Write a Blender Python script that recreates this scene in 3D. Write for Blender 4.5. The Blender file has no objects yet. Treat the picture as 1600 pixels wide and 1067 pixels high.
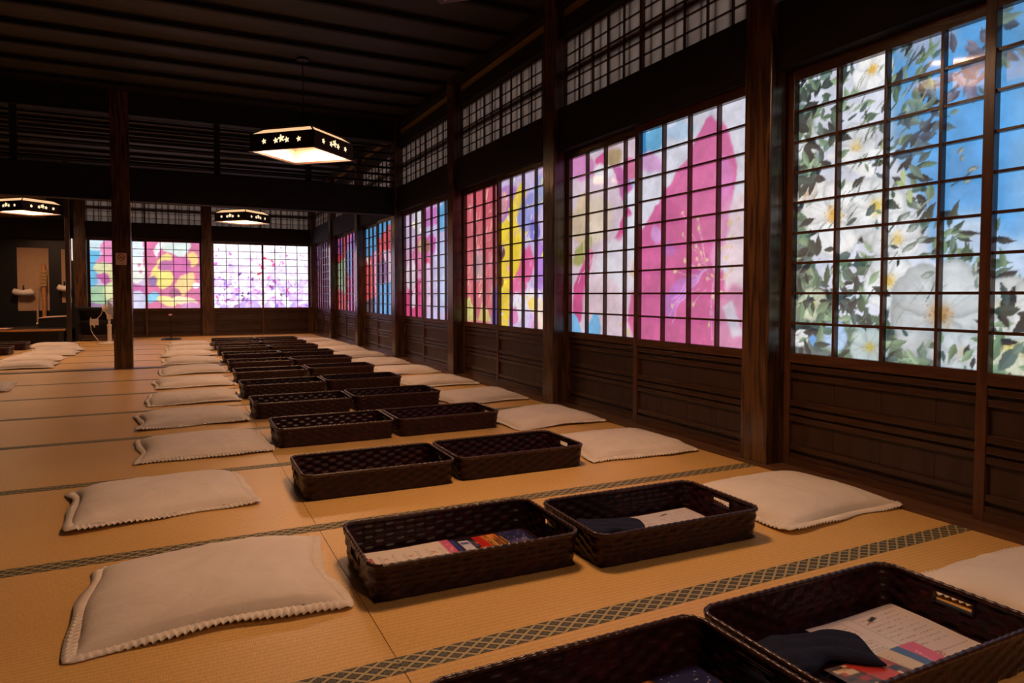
import bpy, math, random
import numpy as np
from mathutils import Matrix, Vector

# ------------------------------------------------------------------ camera, world, exposure
scene = bpy.context.scene
COL = scene.collection
YAW, PITCH, ROLL, FOC = 0.4559, -0.038, 0.0012, 1064.35
CAM = Vector((-0.39195, -1.30833, 0.7479))
cam_data = bpy.data.cameras.new('camera')
cam = bpy.data.objects.new('camera', cam_data)
COL.objects.link(cam)
fw = Vector((math.sin(YAW)*math.cos(PITCH), math.cos(YAW)*math.cos(PITCH), math.sin(PITCH)))
rt = Vector((math.cos(YAW), -math.sin(YAW), 0)); up = rt.cross(fw)
r2 = rt*math.cos(ROLL) + up*math.sin(ROLL); u2 = -rt*math.sin(ROLL) + up*math.cos(ROLL)
cam.matrix_world = Matrix(((r2.x, u2.x, -fw.x, CAM.x), (r2.y, u2.y, -fw.y, CAM.y), (r2.z, u2.z, -fw.z, CAM.z), (0, 0, 0, 1)))
cam_data.sensor_width = 36; cam_data.sensor_fit = 'HORIZONTAL'
cam_data.lens = FOC*36/1600; cam_data.shift_y = -33.16/1600
cam_data.clip_start = 0.02
scene.camera = cam

world = bpy.data.worlds.new('daylight'); scene.world = world; world.use_nodes = True
bg = world.node_tree.nodes['Background']
bg.inputs['Color'].default_value = (0.80, 0.86, 1.0, 1); bg.inputs['Strength'].default_value = 0.45

scene.view_settings.view_transform = 'Standard'; scene.view_settings.look = 'None'
scene.view_settings.exposure = 0.0; scene.view_settings.gamma = 1.0
scene.view_settings.use_curve_mapping = False

LAMP_POWER = 62.0          # radiance of a lamp's lower diffuser
LAMP_TINT = (1.0, 0.57, 0.34)
SCREEN = 0.92              # radiance of the backlit picture paper

# ------------------------------------------------------------------ helpers
def lin(c):
    c = np.asarray(c, float)
    return np.where(c <= 0.04045, c/12.92, ((c+0.055)/1.055)**2.4)
def srgb(r, g, b): return tuple(float(x) for x in lin(np.array([r, g, b])/255.0))

def tag(o, label=None, cat=None, group=None, kind=None):
    if label: o['label'] = label
    if cat: o['category'] = cat
    if group: o['group'] = group
    if kind: o['kind'] = kind
    return o
def link(o, parent=None):
    COL.objects.link(o)
    if parent is not None: o.parent = parent
    return o
def empty(name, loc=(0, 0, 0), rz=0.0, parent=None):
    o = bpy.data.objects.new(name, None); o.location = loc; o.rotation_euler = (0, 0, rz)
    o.empty_display_size = 0.1
    return link(o, parent)
def mesh_from(name, v, f, mat, smooth=False):
    me = bpy.data.meshes.new(name)
    v = np.asarray(v, dtype=np.float32)
    if isinstance(f, np.ndarray) and f.ndim == 2:
        n, k = f.shape
        me.vertices.add(len(v)); me.vertices.foreach_set('co', v.ravel())
        me.loops.add(n*k); me.loops.foreach_set('vertex_index', f.astype(np.int32).ravel())
        me.polygons.add(n)
        me.polygons.foreach_set('loop_start', np.arange(0, n*k, k, dtype=np.int32))
        me.polygons.foreach_set('loop_total', np.full(n, k, dtype=np.int32))
    else:
        me.from_pydata([tuple(map(float, p)) for p in v], [], [tuple(int(i) for i in q) for q in f])
    if smooth: me.polygons.foreach_set('use_smooth', np.ones(len(me.polygons), dtype=bool))
    me.update(calc_edges=True)
    if mat: me.materials.append(mat)
    return me
def obj(name, me, parent=None, loc=(0, 0, 0), rot=(0, 0, 0)):
    o = bpy.data.objects.new(name, me); o.location = loc; o.rotation_euler = rot
    return link(o, parent)
BF = [(0, 3, 2, 1), (4, 5, 6, 7), (0, 1, 5, 4), (1, 2, 6, 5), (2, 3, 7, 6), (3, 0, 4, 7)]
def boxv(a, b):
    (x0, y0, z0), (x1, y1, z1) = a, b
    return [(x0, y0, z0), (x1, y0, z0), (x1, y1, z0), (x0, y1, z0), (x0, y0, z1), (x1, y0, z1), (x1, y1, z1), (x0, y1, z1)]
_boxes = {}
def box(name, a, b, mat, parent=None, bevel=0.0):
    """box between corners a and b; mesh is centred on its own origin and shared between equal boxes"""
    lo = [min(p, q) for p, q in zip(a, b)]; hi = [max(p, q) for p, q in zip(a, b)]
    s = tuple(round(h-l, 5) for l, h in zip(lo, hi)); c = [(l+h)/2 for l, h in zip(lo, hi)]
    key = (s, mat.name, bevel)
    if key not in _boxes:
        h = [x/2 for x in s]
        if bevel <= 0:
            me = mesh_from(name, boxv([-x for x in h], h), BF, mat)
        else:
            import bmesh
            me = mesh_from(name, boxv([-x for x in h], h), BF, mat)
            bm = bmesh.new(); bm.from_mesh(me)
            bmesh.ops.bevel(bm, geom=bm.edges[:], offset=bevel, segments=2, affect='EDGES', profile=0.6)
            bm.to_mesh(me); bm.free()
        _boxes[key] = me
    o = obj(name, _boxes[key], parent, c)
    return o
class MB:
    """collects several primitives into one mesh"""
    def __init__(s): s.v = []; s.f = []
    def add(s, v, f):
        n = len(s.v); s.v += [tuple(p) for p in v]; s.f += [tuple(i+n for i in q) for q in f]; return s
    def box(s, a, b): return s.add(boxv([min(p, q) for p, q in zip(a, b)], [max(p, q) for p, q in zip(a, b)]), BF)
    def tube(s, pts, r, n=8, cap=True):
        pts = [Vector(p) for p in pts]; rs = r if isinstance(r, (list, tuple)) else [r]*len(pts)
        v = []; f = []; ref = None
        for i, p in enumerate(pts):
            d = (pts[min(i+1, len(pts)-1)]-pts[max(i-1, 0)]).normalized()
            if ref is None: ref = Vector((0, 0, 1)) if abs(d.z) < .9 else Vector((1, 0, 0))
            x = d.cross(ref).normalized(); y = x.cross(d); ref = y if y.length > 0 else ref
            for k in range(n):
                a = 2*math.pi*k/n; v.append(p+x*math.cos(a)*rs[i]+y*math.sin(a)*rs[i])
        for i in range(len(pts)-1):
            for k in range(n):
                a = i*n+k; b = i*n+(k+1) % n; f.append((a, b, b+n, a+n))
        if cap: f.append(tuple(range(n))[::-1]); f.append(tuple((len(pts)-1)*n+k for k in range(n)))
        return s.add(v, f)
    def lathe(s, prof, c=(0, 0, 0), n=20):
        v = []; f = []
        for r, z in prof:
            for k in range(n):
                a = 2*math.pi*k/n; v.append((c[0]+r*math.cos(a), c[1]+r*math.sin(a), c[2]+z))
        for i in range(len(prof)-1):
            for k in range(n):
                a = i*n+k; b = i*n+(k+1) % n; f.append((a, b, b+n, a+n))
        f.append(tuple(range(n))[::-1]); f.append(tuple((len(prof)-1)*n+k for k in range(n)))
        return s.add(v, f)
    def prism(s, poly, d0, d1, tr):
        """polygon (2d) extruded from depth d0 to d1, tr maps (x,y,d) to 3d"""
        n = len(poly); v = [tr(x, y, d0) for x, y in poly]+[tr(x, y, d1) for x, y in poly]
        f = [tuple(range(n))[::-1], tuple(range(n, 2*n))]+[(i, (i+1) % n, (i+1) % n+n, i+n) for i in range(n)]
        return s.add(v, f)
    def build(s, name, mat, parent=None, loc=(0, 0, 0), rot=(0, 0, 0), smooth=False):
        return obj(name, mesh_from(name, s.v, s.f, mat, smooth), parent, loc, rot)
def grid_faces(nu, nv, off=0, flip=False):
    i = np.arange(nu)[:, None]; j = np.arange(nv)[None, :]
    a = (i*(nv+1)+j).ravel()+off; b = a+nv+1
    q = np.stack([a, b, b+1, a+1], 1)
    return q[:, ::-1] if flip else q
def copy_tree(o, loc, rz, parent=None):
    c = o.copy(); COL.objects.link(c); c.location = loc; c.rotation_euler = (0, 0, rz)
    for ch in o.children:
        d = ch.copy(); COL.objects.link(d); d.parent = c
        for g in ch.children:
            e = g.copy(); COL.objects.link(e); e.parent = d
    return c

# ------------------------------------------------------------------ materials
def new_mat(name):
    m = bpy.data.materials.new(name); m.use_nodes = True
    nt = m.node_tree; bs = nt.nodes['Principled BSDF']
    return m, nt, bs
def N(nt, typ, **kw):
    n = nt.nodes.new(typ)
    for k, v in kw.items():
        if k.startswith('i_'): n.inputs[int(k[2:])].default_value = v
        else: setattr(n, k, v)
    return n
def ramp(nt, src, stops):
    r = nt.nodes.new('ShaderNodeValToRGB'); e = r.color_ramp.elements
    while len(e) < len(stops): e.new(0.5)
    for q, (p, c) in zip(e, stops): q.position = p; q.color = (*c, 1)
    nt.links.new(src, r.inputs[0]); return r.outputs[0]
def bump(nt, bs, src, strength, dist):
    b = N(nt, 'ShaderNodeBump'); b.inputs['Strength'].default_value = strength; b.inputs['Distance'].default_value = dist
    nt.links.new(src, b.inputs['Height']); nt.links.new(b.outputs[0], bs.inputs['Normal']); return b
def coords(nt, scale=(1, 1, 1), kind='Object'):
    t = N(nt, 'ShaderNodeTexCoord'); mp = N(nt, 'ShaderNodeMapping'); mp.inputs['Scale'].default_value = scale
    nt.links.new(t.outputs[kind], mp.inputs[0]); return mp.outputs[0]
def wood(name, c0, c1, scale, rough=0.45, bstr=0.25, spec=0.5, det=4):
    """timber: grain is long in the axis whose scale is small"""
    m, nt, bs = new_mat(name)
    v = coords(nt, scale)
    n1 = N(nt, 'ShaderNodeTexNoise'); n1.inputs['Scale'].default_value = 1.0; n1.inputs['Detail'].default_value = det; n1.inputs['Distortion'].default_value = 0.6
    nt.links.new(v, n1.inputs['Vector'])
    nt.links.new(ramp(nt, n1.outputs[0], [(0.3, c0), (0.7, c1)]), bs.inputs['Base Color'])
    bs.inputs['Roughness'].default_value = rough; bs.inputs['Specular IOR Level'].default_value = spec
    bump(nt, bs, n1.outputs[0], bstr, 0.004)
    return m
def plain(name, c, rough=0.6, spec=0.5, var=0.12, nscale=30, bstr=0.0):
    m, nt, bs = new_mat(name)
    n1 = N(nt, 'ShaderNodeTexNoise'); n1.inputs['Scale'].default_value = nscale; n1.inputs['Detail'].default_value = 3
    nt.links.new(coords(nt), n1.inputs['Vector'])
    nt.links.new(ramp(nt, n1.outputs[0], [(0.25, tuple(x*(1-var) for x in c)), (0.75, tuple(min(1, x*(1+var)) for x in c))]), bs.inputs['Base Color'])
    bs.inputs['Roughness'].default_value = rough; bs.inputs['Specular IOR Level'].default_value = spec
    if bstr: bump(nt, bs, n1.outputs[0], bstr, 0.002)
    return m
def emitter(name, col, strength, sampling='AUTO'):
    m, nt, bs = new_mat(name)
    n1 = N(nt, 'ShaderNodeTexNoise'); n1.inputs['Scale'].default_value = 6
    nt.links.new(coords(nt), n1.inputs['Vector'])
    nt.links.new(ramp(nt, n1.outputs[0], [(0.3, tuple(x*.94 for x in col)), (0.7, col)]), bs.inputs['Emission Color'])
    bs.inputs['Base Color'].default_value = (.6, .55, .45, 1)
    bs.inputs['Emission Strength'].default_value = strength
    m.cycles.emission_sampling = sampling
    return m

M = {}
M['lattice'] = wood('shoji_timber', (.048, .017, .008), (.105, .040, .017), (60, 60, 6), .28)
M['lattice_h'] = wood('shoji_timber_across', (.044, .016, .008), (.092, .036, .016), (8, 8, 90), .26)
M['koshi'] = wood('lower_board_timber', (.022, .009, .006), (.048, .020, .011), (26, 26, 3), .42, .15)
M['mould'] = wood('moulding_timber', (.028, .011, .006), (.056, .023, .011), (8, 8, 90), .26)
M['beam'] = wood('beam_timber', (.0095, .0078, .0073), (.016, .0125, .011), (6, 6, 40), .75, .2, .2)
M['ceiling'] = wood('ceiling_timber', (.008, .0065, .006), (.015, .011, .0095), (3, 30, 20), .6)
M['sill'] = wood('sill_timber', (.07, .032, .014), (.13, .06, .026), (50, 4, 50), .35)
M['plaster'] = plain('tan_plaster', (.36, .22, .09), .9, .2, .1, 60, .2)
M['dark_wall'] = plain('dark_wall_boards', (.020, .015, .013), .7, .3, .3, 8)
M['black'] = plain('black_lacquer', (.010, .009, .009), .35, .5, .2, 20)
M['white_plastic'] = plain('white_plastic', (.72, .62, .52), .4, .5, .04, 20)
M['beige'] = plain('beige_wallpaper', (.42, .27, .16), .9, .2, .08, 12)
M['navy'] = plain('navy_cloth', (.010, .012, .030), .85, .2, .3, 250, .3)
M['red_print'] = plain('red_print', (.20, .035, .02), .6, .4, .05)
M['sign'] = plain('sign_plate', (.55, .36, .26), .5, .5, .05)
M['wood_orange'] = wood('orange_board_timber', (.34, .15, .05), (.55, .26, .09), (3, 40, 40), .4, .1)
M['ink'] = plain('dark_ink', (.03, .02, .02), .6)

def pillar_mat():
    m, nt, bs = new_mat('cedar_pillar_timber')
    v = coords(nt, (16, 16, 1.3))
    n0 = N(nt, 'ShaderNodeTexNoise'); n0.inputs['Scale'].default_value = .9; n0.inputs['Detail'].default_value = 2
    nt.links.new(v, n0.inputs['Vector'])
    mul = N(nt, 'ShaderNodeMath', operation='MULTIPLY', i_1=34.0); nt.links.new(n0.outputs[0], mul.inputs[0])
    sn = N(nt, 'ShaderNodeMath', operation='SINE'); nt.links.new(mul.outputs[0], sn.inputs[0])
    n1 = N(nt, 'ShaderNodeTexNoise'); n1.inputs['Scale'].default_value = 1.0; n1.inputs['Detail'].default_value = 5
    nt.links.new(coords(nt, (160, 160, 9)), n1.inputs['Vector'])
    ad = N(nt, 'ShaderNodeMath', operation='MULTIPLY_ADD', i_1=.33, i_2=.0); nt.links.new(sn.outputs[0], ad.inputs[0]); nt.links.new(n1.outputs[0], ad.inputs[2])
    nt.links.new(ramp(nt, ad.outputs[0], [(.15, (.036, .015, .007)), (.5, (.064, .028, .011)), (.9, (.106, .047, .017))]), bs.inputs['Base Color'])
    bs.inputs['Roughness'].default_value = .24; bs.inputs['Specular IOR Level'].default_value = .7
    bump(nt, bs, ad.outputs[0], .22, .002)
    return m
M['pillar'] = pillar_mat()

def tatami_mat():
    m, nt, bs = new_mat('rush_tatami')
    t = N(nt, 'ShaderNodeTexCoord'); sp = N(nt, 'ShaderNodeSeparateXYZ'); nt.links.new(t.outputs['Object'], sp.inputs[0])
    # ribs run along X, 13 mm apart
    my = N(nt, 'ShaderNodeMath', operation='MULTIPLY', i_1=2*math.pi/.0145); nt.links.new(sp.outputs['Y'], my.inputs[0])
    sy = N(nt, 'ShaderNodeMath', operation='SINE'); nt.links.new(my.outputs[0], sy.inputs[0])
    n1 = N(nt, 'ShaderNodeTexNoise'); n1.inputs['Scale'].default_value = 1; n1.inputs['Detail'].default_value = 4
    nt.links.new(coords(nt, (500, 45, 1)), n1.inputs['Vector'])
    n2 = N(nt, 'ShaderNodeTexNoise'); n2.inputs['Scale'].default_value = 2.2; n2.inputs['Detail'].default_value = 3
    nt.links.new(coords(nt, (1, 1, 1)), n2.inputs['Vector'])
    a = N(nt, 'ShaderNodeMath', operation='MULTIPLY_ADD', i_1=.10); nt.links.new(sy.outputs[0], a.inputs[0]); nt.links.new(n1.outputs[0], a.inputs[2])
    mix = N(nt, 'ShaderNodeMath', operation='MULTIPLY_ADD', i_1=.35); nt.links.new(n2.outputs[0], mix.inputs[0]); nt.links.new(a.outputs[0], mix.inputs[2])
    nt.links.new(ramp(nt, mix.outputs[0], [(.35, (.53, .30, .085)), (.95, (.79, .475, .15))]), bs.inputs['Base Color'])
    bs.inputs['Roughness'].default_value = .37; bs.inputs['Specular IOR Level'].default_value = .6
    bump(nt, bs, a.outputs[0], .30, .0015)
    return m
M['tatami'] = tatami_mat()

def heri_mat():
    """dark green cloth edging with a pale diamond lattice and a small flower in each diamond"""
    m, nt, bs = new_mat('tatami_edging_cloth')
    t = N(nt, 'ShaderNodeTexCoord'); sp = N(nt, 'ShaderNodeSeparateXYZ'); nt.links.new(t.outputs['Object'], sp.inputs[0])
    def mth(op, a, b=None, c=None):
        n = nt.nodes.new('ShaderNodeMath'); n.operation = op
        for i, x in enumerate((a, b, c)):
            if x is None: continue
            if isinstance(x, (int, float)): n.inputs[i].default_value = x
            else: nt.links.new(x, n.inputs[i])
        return n.outputs[0]
    u = mth('MULTIPLY', sp.outputs['X'], 1/.042); w = mth('MULTIPLY', sp.outputs['Y'], 1/.030)
    p = mth('FRACT', mth('ADD', u, w)); q = mth('FRACT', mth('SUBTRACT', u, w))
    dp = mth('ABSOLUTE', mth('SUBTRACT', p, .5)); dq = mth('ABSOLUTE', mth('SUBTRACT', q, .5))
    line = mth('GREATER_THAN', mth('MAXIMUM', dp, dq), .375)
    # four small petals inside every diamond
    pet = mth('LESS_THAN', mth('ABSOLUTE', mth('SUBTRACT', mth('ADD', dp, dq), .26)), .045)
    dot = mth('LESS_THAN', mth('ADD', dp, dq), .09)
    f = mth('MINIMUM', mth('ADD', line, mth('MULTIPLY', mth('ADD', pet, dot), .55)), 1.0)
    nt.links.new(ramp(nt, f, [(0, (.018, .022, .015)), (.55, (.15, .12, .055)), (1, (.40, .31, .14))]), bs.inputs['Base Color'])
    bs.inputs['Roughness'].default_value = .6
    bump(nt, bs, f, .2, .0008)
    return m
M['heri'] = heri_mat()

def basket_mat():
    m, nt, bs = new_mat('stained_woven_bamboo')
    n1 = N(nt, 'ShaderNodeTexNoise'); n1.inputs['Scale'].default_value = 38; n1.inputs['Detail'].default_value = 3
    nt.links.new(coords(nt), n1.inputs['Vector'])
    nt.links.new(ramp(nt, n1.outputs[0], [(.3, (.011, .0028, .0034)), (.55, (.023, .0046, .0054)), (.75, (.046, .008, .0075))]), bs.inputs['Base Color'])
    bs.inputs['Roughness'].default_value = .36; bs.inputs['Specular IOR Level'].default_value = .28
    bump(nt, bs, n1.outputs[0], .2, .002)
    return m
M['basket'] = basket_mat()
M['rim'] = wood('lashed_bamboo_rim', (.022, .0075, .006), (.065, .026, .014), (60, 60, 60), .3)

def cushion_mat():
    m, nt, bs = new_mat('ivory_cotton')
    n1 = N(nt, 'ShaderNodeTexNoise'); n1.inputs['Scale'].default_value = 5; n1.inputs['Detail'].default_value = 4; n1.inputs['Distortion'].default_value = 1.5
    nt.links.new(coords(nt), n1.inputs['Vector'])
    nt.links.new(ramp(nt, n1.outputs[0], [(.3, (.70, .60, .50)), (.7, (.78, .69, .58))]), bs.inputs['Base Color'])
    bs.inputs['Roughness'].default_value = .75; bs.inputs['Specular IOR Level'].default_value = .3
    bs.inputs['Sheen Weight'].default_value = .15
    n2 = N(nt, 'ShaderNodeTexNoise'); n2.inputs['Scale'].default_value = 9; n2.inputs['Detail'].default_value = 3; n2.inputs['Distortion'].default_value = 2.5
    nt.links.new(coords(nt, (1, 1.6, 1)), n2.inputs['Vector'])
    bump(nt, bs, n2.outputs[0], .25, .012)
    return m
M['cushion'] = cushion_mat()

def picture_mat(name, strength, rough):
    """paper carrying a flower picture (colour attribute), lit from behind, under a sheet of glass"""
    m, nt, bs = new_mat(name)
    at = N(nt, 'ShaderNodeAttribute'); at.attribute_name = 'print'
    fib = N(nt, 'ShaderNodeTexNoise'); fib.inputs['Scale'].default_value = 1; fib.inputs['Detail'].default_value = 5; fib.inputs['Distortion'].default_value = 2.0
    nt.links.new(coords(nt, (90, 90, 90)), fib.inputs['Vector'])
    fr = ramp(nt, fib.outputs[0], [(.28, (.90, .90, .92)), (.5, (1, 1, 1))])
    mx = N(nt, 'ShaderNodeMix', data_type='RGBA', blend_type='MULTIPLY'); mx.inputs['Factor'].default_value = 1.0
    nt.links.new(at.outputs['Color'], mx.inputs[6]); nt.links.new(fr, mx.inputs[7])
    nt.links.new(mx.outputs[2], bs.inputs['Emission Color'])
    bs.inputs['Base Color'].default_value = (.16, .16, .16, 1)
    bs.inputs['Emission Strength'].default_value = strength
    bs.inputs['Roughness'].default_value = rough; bs.inputs['Specular IOR Level'].default_value = .5
    m.cycles.emission_sampling = 'NONE'
    return m
M['picture'] = picture_mat('backlit_picture_paper', SCREEN, .06)
M['picture_far'] = picture_mat('backlit_picture_paper_far', SCREEN*1.35, .12)
M['picture_bright'] = picture_mat('backlit_picture_paper_bright', SCREEN*1.75, .12)
def print_mat():
    m, nt, bs = new_mat('printed_paper')
    at = N(nt, 'ShaderNodeAttribute'); at.attribute_name = 'print'
    nt.links.new(at.outputs['Color'], bs.inputs['Base Color'])
    bs.inputs['Roughness'].default_value = .28
    return m
M['print'] = print_mat()

def shoji_paper():
    m = bpy.data.materials.new('plain_shoji_paper'); m.use_nodes = True; nt = m.node_tree; nt.nodes.clear()
    out = N(nt, 'ShaderNodeOutputMaterial'); tr = N(nt, 'ShaderNodeBsdfTranslucent'); df = N(nt, 'ShaderNodeBsdfDiffuse'); mx = N(nt, 'ShaderNodeMixShader')
    n1 = N(nt, 'ShaderNodeTexNoise'); n1.inputs['Scale'].default_value = 7; n1.inputs['Detail'].default_value = 4
    nt.links.new(coords(nt), n1.inputs['Vector'])
    c = ramp(nt, n1.outputs[0], [(.3, (.68, .54, .45)), (.7, (.82, .68, .58))])
    nt.links.new(c, tr.inputs[0]); df.inputs[0].default_value = (.30, .24, .19, 1); mx.inputs[0].default_value = .15
    nt.links.new(tr.outputs[0], mx.inputs[1]); nt.links.new(df.outputs[0], mx.inputs[2]); nt.links.new(mx.outputs[0], out.inputs[0])
    return m
M['shoji_paper'] = shoji_paper()
M['lamp_glow'] = emitter('lamp_diffuser_paper', tuple(LAMP_TINT), LAMP_POWER)
M['lamp_lining'] = plain('lamp_lining_paper', (.80, .72, .60), .8, .3, .04)
M['lamp_strip'] = emitter('lamp_upper_paper', (1.0, .60, .30), 1.0, 'NONE')
M['lamp_hole'] = emitter('lamp_cutout_paper', (1.0, .78, .45), 1.3, 'NONE')
M['lamp_wood'] = wood('lamp_frame_timber', (.02, .010, .006), (.05, .022, .012), (40, 40, 40), .4)
M['tube_glow'] = emitter('slit_of_light', (1.0, .85, .7), .8, 'NONE')

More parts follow.
